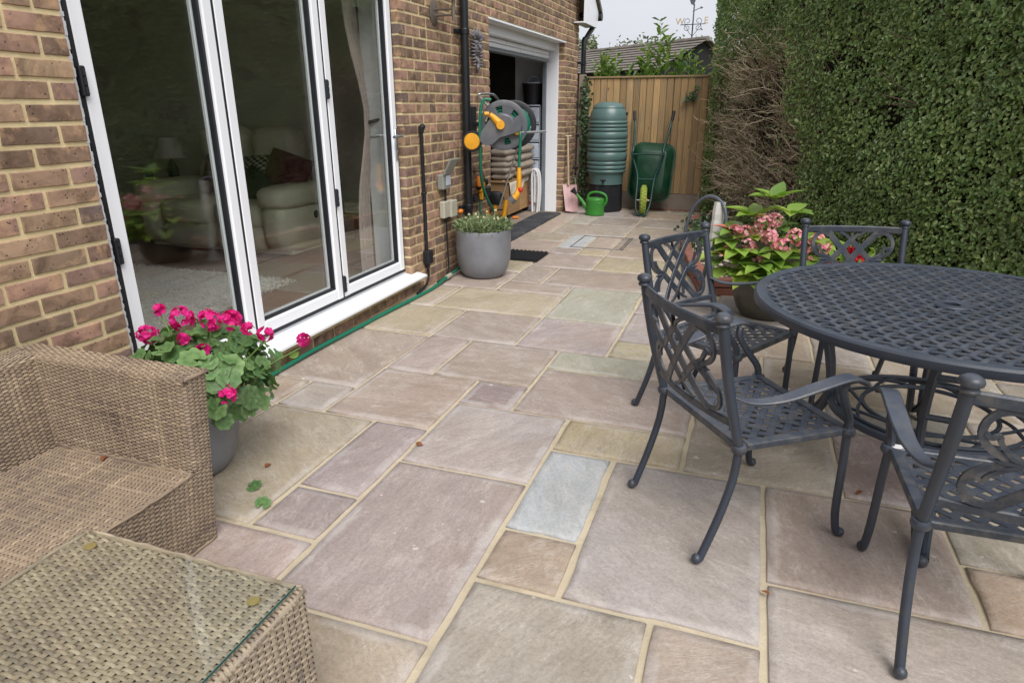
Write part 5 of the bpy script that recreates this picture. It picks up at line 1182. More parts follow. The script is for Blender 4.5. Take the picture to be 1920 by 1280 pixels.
# tray: rounded pan leaning on the fence, underside towards the camera
def rrect(hx, hy, r, n=5):
    o = []
    for cx_, cy_, a0 in ((hx-r, hy-r, 0), (-hx+r, hy-r, PI/2), (-hx+r, -hy+r, PI), (hx-r, -hy+r, 1.5*PI)):
        for k in range(n+1): a = a0+PI/2*k/n; o.append((cx_+r*math.cos(a), cy_+r*math.sin(a)))
    return o
rings = [(rrect(.30, .40, .14), 0), (rrect(.315, .415, .15), .0), (rrect(.315, .415, .15), -.012), (rrect(.29, .39, .13), -.014), (rrect(.235, .315, .10), -.13), (rrect(.20, .27, .07), -.155)]
V = []; F = []; n = len(rings[0][0])
for r_, d in rings: V += [(x, d, y) for x, y in r_]
for i in range(len(rings)-1):
    for k in range(n): F.append((i*n+k, i*n+(k+1) % n, (i+1)*n+(k+1) % n, (i+1)*n+k))
F.append(tuple((len(rings)-1)*n+k for k in range(n)))
TM = tr(.03, .30, .53) @ rotm('X', R(-7)) @ rotm('Y', R(3)) @ Matrix.Diagonal((.93, 1, .93, 1)); mb = MB(); mb.add(V, F, TM); mb.build('tray', 'barrow', bw, auto=35)
mb = MB()
for s in (-1, 1):
    pa = smooth_path([(s*.262+.0, .40, 1.32), (s*.235, .33, 1.12), (s*.20, .10, .86), (s*.205, .06, .78), (s*.185, .08, .70), (s*.12, .04, .52), (s*.105, -.03, .36), (s*.095, -.12, .16), (s*.06, -.19, .04), (0, -.205, .012)], 5); mb.tube(pa, .016, 10)
fr2 = mb.build('frame', 'barrowtube', bw, auto=50)
for bar_, bolts in (([(-.205, .06, .775), (0, .055, .785), (.205, .06, .775)], (.16, .045, .78)), ([(-.115, .02, .46), (0, .018, .46), (.115, .02, .46)], (.1, .01, .46))):
    mb = MB(); mb.tube(bar_, .0125, 8)
    for s in (-1, 1): mb.ball((s*bolts[0], bolts[1]-.006, bolts[2]), .010, 6, 4)
    mb.build('cross_bar', 'barrowtube', fr2, auto=50)
for s in (-1, 1):
    mb = MB(); mb.tube([(s*.2625, .402, 1.315), (s*.247, .365, 1.20)], .021, 10); mb.build('grip', 'blackpl', bw, auto=50)
wh = bpy.data.objects.new('wheel', None); COL.objects.link(wh); wh.parent = bw; wh.location = (0, -.09, .20); wh.rotation_euler = (R(0), 0, R(8))
mb = MB(); RY = rotm('Y', PI/2); mb.lathe([(.13, -.036), (.165, -.042), (.186, -.025), (.19, 0), (.186, .025), (.165, .042), (.13, .036), (.13, -.036)], 36, RY, cap=False)
for k in range(26):
    for s in (-1, 1):
        a = 2*PI*(k+(.5 if s > 0 else 0))/26; mb.box(s*.012-.016, s*.012+.016, -.009, .009, .183, .197, .003, M=rotm('X', a))
mb.build('tyre', 'tyre', wh, auto=40)
mb = MB(); mb.lathe([(.012, -.05), (.03, -.05), (.03, -.03), (.12, -.012), (.131, -.03), (.131, .03), (.12, .012), (.03, .03), (.03, .05), (.012, .05)], 30, RY); mb.build('rim', 'yellow', wh, auto=40)
mb = MB(); mb.tube([(-.09, 0, 0), (.09, 0, 0)], .008, 8); mb.build('axle', 'steel', wh)
wc = thing('watering_can', 'bright green plastic watering can on the paving before the water butt', 'watering can', (.495, 7.93, .010))
mb = MB(); ell = Matrix.Diagonal((1, .8, 1, 1))
mb.lathe([(.001, 0), (.118, 0), (.124, .006), (.124, .02), (.121, .03), (.124, .06), (.121, .10), (.125, .108), (.122, .116), (.125, .124), (.121, .16), (.125, .168), (.121, .176), (.125, .184), (.122, .21), (.112, .226), (.05, .236), (.045, .236)], 32, ell); mb.build('body', 'cangreen', wc, auto=45)
mb = MB(); mb.tube(smooth_path([(-.09, 0, .07), (-.135, 0, .12), (-.20, 0, .20), (-.27, 0, .275)], 5), [.045]*3+[.035]*4+[.024]*4+[.018]*4+[.017], 12); sp_ = mb.build('spout', 'cangreen', wc, auto=50)
mb = MB(); q_ = Vector((-.7, 0, .72)).to_track_quat('Z', 'Y').to_matrix().to_4x4(); mb.lathe([(.018, -.01), (.022, .02), (.042, .07), (.044, .075), (.001, .08)], 14, tr(-.268, 0, .272) @ q_); mb.build('rose', 'blackpl', sp_, auto=50)
mb = MB(); mb.tube(smooth_path([(-.10, 0, .19), (-.095, 0, .26), (-.04, 0, .297), (.06, 0, .297), (.135, 0, .262), (.152, 0, .20), (.128, 0, .14), (.105, 0, .125)], 5), .0165, 10); mb.build('handle', 'cangreen', wc, auto=50)
sh = thing('shovel', 'shovel with a faded pink blade leaning on the brick pier', 'shovel', (.12, 8.05, .01))
mb = MB(); mb.tube([(-.09, .12, 1.0), (-.045, .05, .36)], .014, 8); mb.tube([(-.145, .12, 1.0), (-.035, .125, 1.0)], .013, 8); mb.build('handle', mat_wood('ash_handle', srgb(170, 150, 124), srgb(188, 170, 146)), sh, auto=50)
mb = MB(); V = []; F = []
for i in range(5):
    t_ = i/4; ww = .10-.012*t_
    for j in range(5):
        u = j/4*2-1; V.append((u*ww+.08*t_-.03, .05-.15*t_+.02*(1-u*u), .36-.34*t_+.012*abs(u)))
F = [(5*i+j, 5*i+j+1, 5*i+j+6, 5*i+j+5) for i in range(4) for j in range(4)]; m0 = len(V); V += [(x, y+.004, z) for x, y, z in V]; F += [(m0+d, m0+c, m0+b, m0+a) for a, b, c, d in F]
for i in range(4): F += [(5*i, 5*i+5, m0+5*i+5, m0+5*i), (5*i+4, m0+5*i+4, m0+5*i+9, 5*i+9)]
mb.add(V, F); mb.build('blade', 'pinkdust', sh)

# ------------------------------------------------------------------ hose reel cart, hose, tap
reel = thing('hose_reel', 'grey and yellow hose reel cart hung on the wall beside the garage', 'hose reel', (.409, 4.60, 1.247)); reel.scale = (.935,)*3
Rx = rotm('Z', R(16)) @ rotm('X', PI/2)            # lathe axis along the view, discs facing the camera
def disc(y0, mat, spokes=True):
    mb = MB(); n = 48
    mb.lathe([(.168, .0), (.205, .0), (.216, .006), (.216, .016), (.205, .022), (.168, .020), (.168, 0)], n, tr(0, y0, 0) @ Rx, cap=False)
    mb.lathe([(.001, .03), (.065, .03), (.095, .022), (.108, .010), (.108, 0), (.001, 0)], n, tr(0, y0, 0) @ Rx)
    for k in range(6):
        a = k*PI/3+.25; pts = [(.09*math.cos(a-.36), .09*math.sin(a-.36)), (.172*math.cos(a-.33), .172*math.sin(a-.33)), (.175*math.cos(a), .175*math.sin(a)), (.172*math.cos(a+.33), .172*math.sin(a+.33)), (.09*math.cos(a+.36), .09*math.sin(a+.36))]
        mb.prism(pts, .016, tr(0, y0, 0) @ Rx @ tr(0, 0, .002))
    return mb.build('flange', mat, reel, auto=40)
disc(0, 'greypl'); disc(.27, 'blackpl')
mb = MB(); mb.lathe([(.09, -.27), (.09, 0)], 24, Rx); mb.build('drum', 'blackpl', reel, auto=40)
mb = MB()
for l in range(3):
    for k in range(11): mb.tube([tuple(tr(0, .012+k*.0225+.005*l, 0) @ rotm('Z', R(16)) @ Vector(((.11+.023*l)*math.cos(2*PI*i/30), 0, (.11+.023*l)*math.sin(2*PI*i/30)))) for i in range(30)], .0105, 6, closed=True)
mb.build('wound_hose', 'hose', reel, smooth=True)
# body arm from hub to wheel, wheels, crank, handles
mb = MB(); mb.prism([(.07, .07), (-.02, .095), (-.11, .055), (-.19, -.055), (-.20, -.13), (-.15, -.175), (-.09, -.16), (-.02, -.10), (.12, -.06), (.17, -.035), (.17, .0), (.10, .005)], .05, tr(0, -.03, 0) @ Rx); mb.build('side_frame', 'greypl', reel, auto=30)
mb = MB(); mb.lathe([(.001, 0), (.062, 0), (.085, .008), (.092, .02), (.092, .045), (.085, .055), (.001, .055)], 36, tr(-.268, -.09, -.135) @ Rx); w1 = mb.build('wheel', 'blackpl', reel, auto=40)
mb = MB(); mb.lathe([(.001, .0), (.070, .0), (.072, .006), (.066, .016), (.001, .020)], 32, tr(-.268, -.09, -.135) @ Rx @ tr(0, 0, .052)); mb.build('hub_cap', 'yellow', w1, auto=40)
mb = MB(); mb.lathe([(.001, 0), (.085, .008), (.092, .02), (.092, .045), (.001, .055)], 30, tr(-.02, .34, -.135) @ Rx); mb.build('wheel', 'blackpl', reel, auto=40)
mb = MB(); ca = [tuple(Rx @ Vector((x, y, .075))) for x, y in ((-.02, .005), (-.05, .035), (-.085, .07), (-.115, .095))]
mb.tube([(x, y, z) for x, y, z in ca], [.040, .034, .027, .020], 14); c0 = Rx @ Vector((-.02, .005, .03)); c1 = Rx @ Vector((-.02, .005, .112)); mb.tube([tuple(c0), tuple(c1)], [.04, .036], 18); mb.build('crank', 'yellow', reel, auto=45)
mb = MB(); k0 = Rx @ Vector((-.125, .10, .075)); k1 = Rx @ Vector((-.165, .10, .085)); mb.tube([tuple(k0), tuple(k1)], .018, 12); mb.build('crank_knob', 'yellow', reel, auto=45)
mb = MB(); hp = [tuple(Rx @ Vector(p)) for p in ((-.06, .08, -.03), (-.135, .16, -.02), (-.215, .245, .0), (-.205, .265, .0), (-.13, .265, -.10), (-.09, .25, -.22), (-.02, .14, -.30))]; mb.tube(smooth_path(hp, 4), .0105, 8); mb.build('pull_handle', 'steel', reel, auto=50)
mb = MB(); mb.tube([tuple(Rx @ Vector((.12, -.062, .05))), tuple(Rx @ Vector((.38, -.055, -.10)))], .0105, 8); mb.tube([tuple(Rx @ Vector((.12, -.20, -.1))), tuple(Rx @ Vector((-.06, -.75, -.16)))], .008, 8); mb.build('leg_bar', 'steel', reel, auto=50)
mb = MB(); mb.tube([tuple(Rx @ Vector((.105, -.062, .05))), tuple(Rx @ Vector((.155, -.061, .033)))], .020, 10); mb.build('bar_socket', 'yellow', reel, auto=50)
mb = MB(); mb.box(-.435, -.10, .30, .34, -.02, .02, .004); mb.box(-.436, -.415, .26, .38, -.16, .16, .004); mb.build('wall_bracket', 'blackpl', reel)
hg = thing('hose_gun', 'yellow spray gun hanging nose down from the green hose', 'hose gun', (.595, 4.50, 1.14))
mb = MB(); mb.tube(smooth_path([(-.005, 0, .06), (.0, -.01, .03), (-.005, 0, -.06), (-.012, 0, -.16), (-.014, 0, -.215)], 4), .0125, 8); mb.build('hose_end', 'hose', hg, auto=50)
mb = MB(); mb.lathe([(.001, 0), (.016, 0), (.018, -.03), (.020, -.06), (.022, -.16), (.018, -.19), (.001, -.19)], 14, tr(-.014, 0, -.225)); mb.tube([(-.012, 0, -.40), (-.03, -.02, -.45), (-.05, -.03, -.475)], [.024, .026, .030], 12); mb.build('barrel', 'yellow', hg, auto=50)
mb = MB(); mb.tube([(-.048, -.03, -.472), (-.078, -.04, -.498)], [.034, .036], 14); mb.build('nozzle', 'greypl', hg, auto=40)
mb = MB(); mb.ball((.0, -.01, -.405), .024, 10, 6); mb.build('dial', plain('red_plastic', srgb(196, 44, 36), .4, .05), hg)
hz = thing('hanging_hose', 'green garden hose hanging down from the reel past the wall taps', 'hose', (0, 0, 0))
mb = MB(); mb.tube(smooth_path([(.33, 4.52, 1.45), (.27, 4.49, 1.44), (.245, 4.48, 1.30), (.23, 4.51, 1.05), (.20, 4.60, .80), (.19, 4.75, .62), (.18, 5.0, .42), (.20, 5.1, .2), (.2, 5.2, .03)], 6), .0125, 8); mb.build('tube', 'hose', hz, auto=60)
tp = thing('tap_timer', 'yellow and black tap timers clustered on the wall tap below the reel', 'tap', (.0, 4.93, .70))
mb = MB(); mb.box(.05, .10, -.08, .02, -.05, .05, .012); mb.box(.06, .10, -.06, -.03, -.12, -.05, .008); mb.build('timer_body', 'yellow', tp)
mb = MB(); mb.lathe([(.001, 0), (.026, 0), (.028, .012), (.001, .016)], 16, tr(.075, -.082, .0) @ rotm('X', PI/2)); mb.box(.02, .11, .02, .14, -.10, -.01, .012); mb.box(.03, .10, .03, .10, .0, .06, .01); mb.box(-.0, .07, -.15, .0, -.13, -.07, .01); mb.build('timer_dial', 'blackpl', tp)
mb = MB(); mb.tube([(.0, -.01, .14), (.07, -.01, .14), (.09, -.01, .09), (.09, -.01, .04)], .014, 8); mb.tube([(.06, -.03, .17), (.08, .03, .19)], .008, 6); mb.lathe([(.001, 0), (.03, 0), (.03, .006), (.001, .01)], 14, tr(.0, -.01, .14) @ rotm('Y', PI/2)); mb.build('tap', plain('old_brass', srgb(112, 96, 84), .45, .2, metal=.6), tp, auto=45)
mb = MB(); mb.lathe([(.018, -.045), (.022, -.04), (.022, .04), (.018, .045)], 12, tr(.09, -.12, .055)); mb.build('connector', 'orange', tp, auto=45)
mb = MB(); mb.tube([(.06, -.03, -.12), (.06, -.03, -.4), (.06, .0, -.68)], .0105, 8); mb.build('feed_hose', 'hose', tp, auto=50)
tl = thing('yellow_tool', 'yellow and black strapped tool standing by the garage corner', 'tool', (.09, 5.27, .012))
mb = MB()
for dx, a in ((-.03, -.10), (.035, .06), (.0, -.02)): mb.tube([(dx, 0, .0), (dx+a*.4, -.02, .25), (dx+a, 0, .52)], [.018, .026, .020], 8)
mb.build('body', 'yellow', tl, auto=50)
mb = MB()
for z in (.08, .17, .25, .33, .41): mb.tube([(-.06, -.03, z), (.0, -.05, z+.015), (.07, -.02, z+.02)], .008, 6)
mb.box(-.09, .05, -.04, .04, .47, .60, .02); mb.lathe([(.001, -.02), (.06, -.02), (.062, .02), (.001, .02)], 18, tr(.06, .03, .07) @ rotm('X', PI/2)); mb.tube(smooth_path([(.05, 0, .58), (.10, .0, .45), (.08, 0, .30), (.11, 0, .15)], 5), .006, 6); mb.build('straps', 'blackpl', tl, auto=50)

# ------------------------------------------------------------------ garage contents
cab = thing('wooden_cabinet', 'low oak-coloured cabinet on castors just inside the garage', 'cabinet', (-.50, 7.20, .012))
mb = MB(); mb.box(-.40, -.0, 0, .018, .05, .46, .002); mb.box(-.40, 0, .92, .938, .05, .46, .002); mb.box(-.40, -.002, .0185, .9195, .05, .065); mb.box(-.40, -.39, .0185, .9195, .065, .46); mb.build('carcass', 'ply', cab)
mb = MB(); mb.box(.001, .018, .006, .465, .055, .455, .002); d_ = mb.build('door', 'ply', cab); mb = MB(); mb.box(.001, .018, .471, .932, .055, .455, .002); mb.build('door', 'ply', cab)
mb = MB(); mb.lathe([(.001, 0), (.020, 0), (.021, .0015), (.001, .002)], 16, tr(.018, .36, .27) @ rotm('Y', PI/2) @ Matrix.Diagonal((1.3, 1, 1, 1))); mb.build('finger_hole', 'blackpl', d_)
mb = MB(); mb.box(-.42, .03, -.03, .96, .462, .482, .003); mb.build('top', 'ply', cab)
for y in (.1, .85): mb = MB(); mb.lathe([(.001, -.02), (.035, -.02), (.035, .02), (.001, .02)], 16, tr(-.03, y, .02) @ rotm('X', PI/2)); mb.build('castor', 'blackpl', cab, auto=40)
cl_ = thing('dust_sheet', 'cream cloth hanging over the front of the wooden cabinet', 'cloth', (-.475, 7.20, .49)); V = []; F = []; nu, nv = 24, 8
for i in range(nu):
    for j in range(nv):
        u = i/(nu-1); v = j/(nv-1); dr = (.10+.10*math.sin(u*PI*1.3+.4)+.03*math.sin(u*17)); V.append((.012+.016*math.sin(u*20+v*2)*v+(.0 if j else -.10), -.01+u*.86, .004-v*dr if j else .006))
F = [(i*nv+j, (i+1)*nv+j, (i+1)*nv+j+1, i*nv+j+1) for i in range(nu-1) for j in range(nv-1)]; cm = obj('cloth', npmesh('cloth', V, F, True), 'sheet', cl_)
sm = cm.modifiers.new('solid', 'SOLIDIFY'); sm.thickness = .004
def cushion_mesh(lx, ly, lz, rr_):
    V = []; F = []; n, m = 9, 9
    for sd_ in (1, -1):
        for i in range(n):
            for j in range(m):
                u, v = i/(n-1)*2-1, j/(m-1)*2-1; e_ = (1-abs(u)**5)*(1-abs(v)**5); V.append((u*lx/2*(1-.03*v*v), v*ly/2*(1-.03*u*u), sd_*lz*.5*(.25+.75*e_**.35)+rr_.uniform(-.003, .003)))
    q = n*m; F = [(i*m+j, (i+1)*m+j, (i+1)*m+j+1, i*m+j+1) for i in range(n-1) for j in range(m-1)]; F += [(q+d, q+c, q+b, q+a) for a, b, c, d in F]
    per = [i*m for i in range(n)]+[(n-1)*m+j for j in range(1, m)]+[i*m+m-1 for i in range(n-2, -1, -1)]+[j for j in range(m-2, 0, -1)]
    for k in range(len(per)): a, b = per[k], per[(k+1) % len(per)]; F.append((b, a, q+a, q+b))
    return npmesh('seat_cushion', V, F, True)
cr_ = random.Random(3); CM = [cushion_mesh(.38, .48, .115, cr_) for _ in range(3)]; CN = [cushion_mesh(.26, .30, .085, cr_) for _ in range(3)]
ORD = ['topmost', 'second', 'third', 'fourth', 'fifth', 'lowest']
zc_ = .49
for k in range(4):
    o = obj('seat_cushion', CM[k % 3], 'cushion', None, (-.59+cr_.uniform(-.01, .01), 7.80+cr_.uniform(-.02, .02), .012+zc_+.055+k*.103), (cr_.uniform(-.03, .03), cr_.uniform(-.03, .03), cr_.uniform(-.06, .06))); setp(o, 'thick beige seat cushion in the right-hand garage stack, %s from the top' % ['fourth', 'third', 'second', 'first'][k], 'cushion', 'beige cushions stacked in the garage')
for k in range(5):
    o = obj('seat_cushion', CN[k % 3], 'cushion', None, (-.62+cr_.uniform(-.015, .015), 7.36+cr_.uniform(-.02, .02), .012+zc_+.043+k*.074), (cr_.uniform(-.05, .05), cr_.uniform(-.05, .05), cr_.uniform(-.15, .15))); setp(o, 'thin beige cushion in the left-hand garage stack, %s from the top' % ['fifth', 'fourth', 'third', 'second', 'first'][k], 'cushion', 'beige cushions stacked in the garage')
dt = thing('drawer_tower', 'tall tower of cloudy plastic drawers inside the garage', 'drawers', (-.62, 8.09, .012))
for k in range(6):
    mb = MB(); mb.box(.012, .268, -.018, .0, k*.23+.02, k*.23+.212, .008); mb.box(.07, .21, -.028, -.018, k*.23+.17, k*.23+.192, .003); mb.build('drawer', 'clearpl', dt)
mb = MB()
for k in range(7): mb.box(0, .28, -.012, .29, k*.23, k*.23+.016, .003)
for x in (0, .27): mb.box(x, x+.01, .0, .29, 0, 1.39)
mb.build('casing', 'clearpl', dt)
mb = MB(); mb.box(.18, .23, -.0205, -.019, .31, .36); mb.build('label', plain('paper_label', srgb(214, 206, 200), .7, .2), dt); mb = MB(); mb.box(.12, .17, -.0205, -.019, .08, .12); mb.build('label', plain('red_label', srgb(196, 80, 90), .7, .2), dt)
bn = thing('black_tub', 'black plastic tub standing on the drawer tower in the garage', 'tub', (-.485, 8.225, 1.409)); Md = Matrix.Diagonal((1, 1, 1, 1))
mb = MB(); mb.lathe([(.001, 0), (.118, 0), (.122, .01), (.142, .25), (.152, .26), (.152, .275), (.14, .275), (.118, .03), (.001, .03)], 28, Md); mb.build('body', 'blackpl', bn, auto=45)
mb = MB(); mb.lathe([(.001, .29), (.09, .287), (.158, .278), (.158, .27)], 28, Md); mb.tube(smooth_path([(-.08, 0, .285), (-.05, 0, .345), (.05, 0, .345), (.08, 0, .285)], 5), .009, 8); mb.build('lid', 'clearpl', bn, auto=45)
sk = thing('folded_chair', 'folded white plastic chair leaning inside the garage door jamb', 'chair', (-.32, 7.93, .01)); mb = MB()
mb.tube(smooth_path([(.0, 0, .0), (.015, .0, .3), (.0, .0, .52), (-.05, .0, .57), (-.08, 0, .50), (-.07, 0, .0)], 5), .016, 8); mb.tube(smooth_path([(.0, .09, .0), (.015, .09, .3), (.0, .09, .52), (-.05, .09, .57), (-.08, .09, .5), (-.07, .09, .0)], 5), .016, 8); fc_ = mb.build('frame', 'white', sk, auto=50)
mb = MB(); mb.box(-.06, -.03, .01, .08, .12, .5, .008); mb.build('seat', 'white', sk)
st_ = thing('storage_rack', 'dark rack crowded with tools at the back of the garage', 'rack', (-2.9, 6.3, .01)); mb = MB()
for y in (-.9, .0, .9, 1.8):
    for x in (0, .5): mb.box(x-.02, x+.02, y-.02, y+.02, 0, 2.1)
mb.build('upright', 'blackpl', st_)
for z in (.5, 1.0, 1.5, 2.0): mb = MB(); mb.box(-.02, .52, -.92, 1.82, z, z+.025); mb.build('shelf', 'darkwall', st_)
mb = MB(); gr2 = random.Random(6)
for k in range(26):
    y = gr2.uniform(-.85, 1.75); z = gr2.choice([.53, 1.03, 1.53]); h_ = gr2.uniform(.1, .36); mb.box(.15, .45, y, y+gr2.uniform(.08, .22), z, z+h_, .01)
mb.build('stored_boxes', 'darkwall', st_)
mb = MB()
for k in range(5): mb.tube([(.6, .2+k*.17, 0), (.55, .2+k*.17, 1.55)], .014, 8)
mb.build('tool_handles', 'steel', st_)
kb = obj('block', MB().box(-.04, .04, -.02, .02, 0, .03, .006).mesh('wedge'), 'orange', None, (-.42, 7.30, .012), (0, 0, .4)); kb.name = 'door_wedge'; setp(kb, 'small orange wedge on the garage floor by the cabinet', 'wedge')

# ------------------------------------------------------------------ mats
mb = MB(); V = []; F = []
for i, y in enumerate(np.linspace(5.6, 7.88, 26)):
    for j, x in enumerate((-.285, -.27, .025, .04)): V.append((x+random.uniform(-.003, .003), y, .013+(.012 if 0 < j < 3 else 0)+random.uniform(0, .002)))
F = [(4*i+j, 4*i+j+1, 4*i+j+5, 4*i+j+4) for i in range(25) for j in range(3)]
F = [(a, d, c, b)[::-1] for a, b, c, d in F]
rm = obj('threshold_mat', npmesh('threshold_mat', V, F, True), 'mat'); setp(rm, 'long worn black rubber strip along the garage threshold', 'mat')
rm.modifiers.new('solid', 'SOLIDIFY').thickness = .008
dm = thing('door_mat', 'small black ribbed rubber mat in front of the garage', 'mat', (.36, 5.18, .014)); mb = MB(); mb.box(-.24, .24, -.2, .2, 0, .006, .002); mb.build('base', 'blackpl', dm); mb = MB()
for i in range(11):
    for j in range(9): x, y = -.215+i*.043, -.18+j*.045; mb.tube([(x-.016, y-.012, .012), (x, y+.012, .014), (x+.016, y-.012, .012)], .007, 5)
mb.build('ribs', 'blackpl', dm, smooth=True)

# ------------------------------------------------------------------ things fixed to the wall
lp = thing('wall_lamp', 'aged metal wall lantern on the brickwork left of the drainpipe', 'lamp', (0, 4.17, 2.07)); OB = plain('aged_bronze', srgb(120, 110, 100), .45, .25, metal=.5)
mb = MB(); mb.lathe([(.001, 0), (.062, 0), (.066, .006), (.055, .016), (.02, .02), (.001, .02)], 24, rotm('Y', PI/2) @ Matrix.Diagonal((1.4, 1, 1, 1))); mb.build('backplate', OB, lp, auto=40)
mb = MB(); mb.tube([(.015, 0, -.02), (.17, .0, -.02)], .009, 8); mb.tube([(.015, 0, .02), (.17, 0, .02)], .009, 8); mb.tube([(.17, 0, -.06), (.17, 0, .10)], .013, 10); mb.build('bracket', OB, lp, auto=40)
mb = MB(); mb.lathe([(.03, .09), (.075, .11), (.08, .12)], 6, tr(.17, 0, 0)); mb.lathe([(.10, .34), (.06, .38), (.01, .42)], 6, tr(.17, 0, 0))
for k in range(6): a = k*PI/3; mb.tube([(.17+.076*math.cos(a), .076*math.sin(a), .12), (.17+.098*math.cos(a), .098*math.sin(a), .34)], .006, 5)
mb.build('cage', OB, lp)
mb = MB(); mb.lathe([(.068, .12), (.09, .335)], 6, tr(.17, 0, 0), cap=False); mb.build('lantern_glass', 'ctglass', lp)
ms = thing('wall_plaque', 'grey leaf-bearded face plaque on the wall between drainpipe and garage', 'plaque', (.004, 4.975, 1.88)); ms.scale = (1, 1.75, 1.05); mb = MB(); pr = random.Random(2)
def leafblade(c, ang, l, w):
    d = Vector((0, math.sin(ang), math.cos(ang))); s_ = Vector((0, d.z, -d.y)); c = Vector(c); pts = [c, c+d*l*.5+Vector((.018, 0, 0)), c+d*l]; mb.tube([tuple(p) for p in pts], [w*.4, w, w*.15], 6)
for k in range(7): leafblade((.02, (k-3)*.012, .06), (k-3)*.30, .10-.008*abs(k-3), .013)
for k in range(9):
    for s in (-1, 1): leafblade((.02, s*.028, .05-k*.022), s*(.75+.16*k), .055-.003*k, .011)
for k in range(5): leafblade((.02, (k-2)*.010, -.06), PI+(k-2)*.16, .11+.02*(2-abs(k-2)), .012)
leafblade((.022, .005, -.10), PI+.18, .10, .016)
mb.ball((.018, 0, .0), .05, 12, 8, (.6, .9, 1.25)); mb.tube([(.045, 0, .03), (.062, 0, -.005), (.05, 0, -.012)], [.006, .010, .009], 6)
for s in (-1, 1): mb.ball((.044, s*.017, .022), .008, 8, 5); mb.tube([(.043, s*.006, .035), (.046, s*.018, .040), (.038, s*.032, .032)], .005, 5)
mb.tube([(.044, -.016, -.030), (.052, 0, -.026), (.044, .016, -.030)], .005, 6); mb.build('face', 'plaque', ms, smooth=True)
cn = thing('cable_conduit', 'black conduit with a capped top running down beside the doors', 'conduit', (.0, 3.845, 0)); mb = MB()
mb.tube([(.018, 0, 1.22), (.018, 0, .31)], .0135, 8); mb.build('conduit', 'blackpipe', cn, auto=50)
mb = MB(); mb.box(.002, .035, -.025, .025, 1.205, 1.265, .012); mb.ball((.03, 0, 1.255), .024, 8, 6); mb.build('cap', 'blackpipe', cn)
mb = MB(); mb.box(.002, .055, -.042, .042, .20, .31, .006); mb.build('junction_box', 'blackpl', cn)
mb = MB(); mb.tube([(.02, 0, .20), (.022, .0, .165)], .018, 8); mb.tube(smooth_path([(.022, 0, .17), (.026, 0, .10), (.035, -.06, .045), (.045, -.16, .03), (.05, -.26, .02)], 5), .010, 6)
for z in (.76,): mb.box(.002, .034, -.019, .019, z-.01, z+.01, .003)
mb.build('cable', 'blackpl', cn, auto=50)
bx_ = thing('outdoor_socket', 'grey weatherproof socket box with its lid raised, beside the drainpipe', 'socket', (0, 4.19, .84)); mb = MB(); mb.box(.002, .06, -.075, .075, -.085, .035, .008); mb.build('box', 'box', bx_)
mb = MB(); mb.box(.061, .065, -.025, .06, -.055, .025, .002); mb.build('face', 'clearpl', bx_)
mb = MB(); mb.box(-.008, .008, -.078, .078, 0, .15, .006, M=tr(.06, 0, .03) @ rotm('Y', R(28))); mb.build('lid', 'box', bx_)
b2 = thing('outdoor_socket', 'pale grey double socket box with shut lid below the open one', 'socket', (0, 4.24, .585)); mb = MB(); mb.box(.002, .05, -.10, .10, -.07, .07, .008); mb.build('box', 'boxlid', b2)
mb = MB(); mb.box(.048, .075, -.005, .10, -.07, .07, .006, M=rotm('Z', R(-4))); mb.build('lid', 'boxlid', b2)
mb = MB(); mb.tube(smooth_path([(.03, -.03, -.07), (.03, -.03, -.2), (.03, -.02, -.35), (.035, -.03, -.50), (.05, -.12, -.555), (.055, -.30, -.56)], 6), .0085, 6); mb.tube([(.03, -.03, -.068), (.03, -.03, -.11)], [.018, .009], 8); mb.build('cable', 'blackpl', b2, auto=50); mb = MB(); mb.tube([(.03, -.03, .068), (.03, -.03, .17)], .010, 6); mb.build('link_cable', 'blackpl', b2, auto=50)
gh = thing('garden_hose', 'green hose lying along the foot of the wall below the doors', 'hose', (0, 0, 0))
hp = [(.05, 1.60, .022), (.052, 1.9, .020), (.055, 2.2, .028), (.058, 2.5, .024), (.062, 2.75, .02), (.07, 3.0, .022), (.085, 3.25, .024), (.095, 3.5, .022), (.10, 3.75, .022), (.09, 3.98, .035), (.085, 4.07, .04)]
mb = MB(); mb.tube(smooth_path(hp, 6), .0135, 8); mb.tube(smooth_path([(.084, 4.13, .042), (.08, 4.3, .055), (.05, 4.55, .06), (.04, 4.7, .06)], 5), .011, 8); mb.build('tube', 'hose', gh, auto=60)
mb = MB(); mb.tube([(.086, 4.05, .04), (.084, 4.14, .042)], .019, 10); mb.build('connector', 'boxlid', gh, auto=50)
yl = obj('fallen_leaf', HL[2], None, None, (.035, 2.02, .05), (.9, -.3, 1.2)); yl.scale = (.5, .5, .5); setp(yl, 'yellowed leaf resting on the hose at the foot of the wall', 'leaf')
# small orange valve near tub
ov = obj('hose_valve', MB().lathe([(.001, 0), (.02, 0), (.022, .02), (.016, .05), (.001, .055)], 12).mesh('valve', True), 'orange', None, (.045, 4.50, .53), (R(90), 0, 0)); setp(ov, 'small orange hose valve at the wall behind the tub', 'valve')

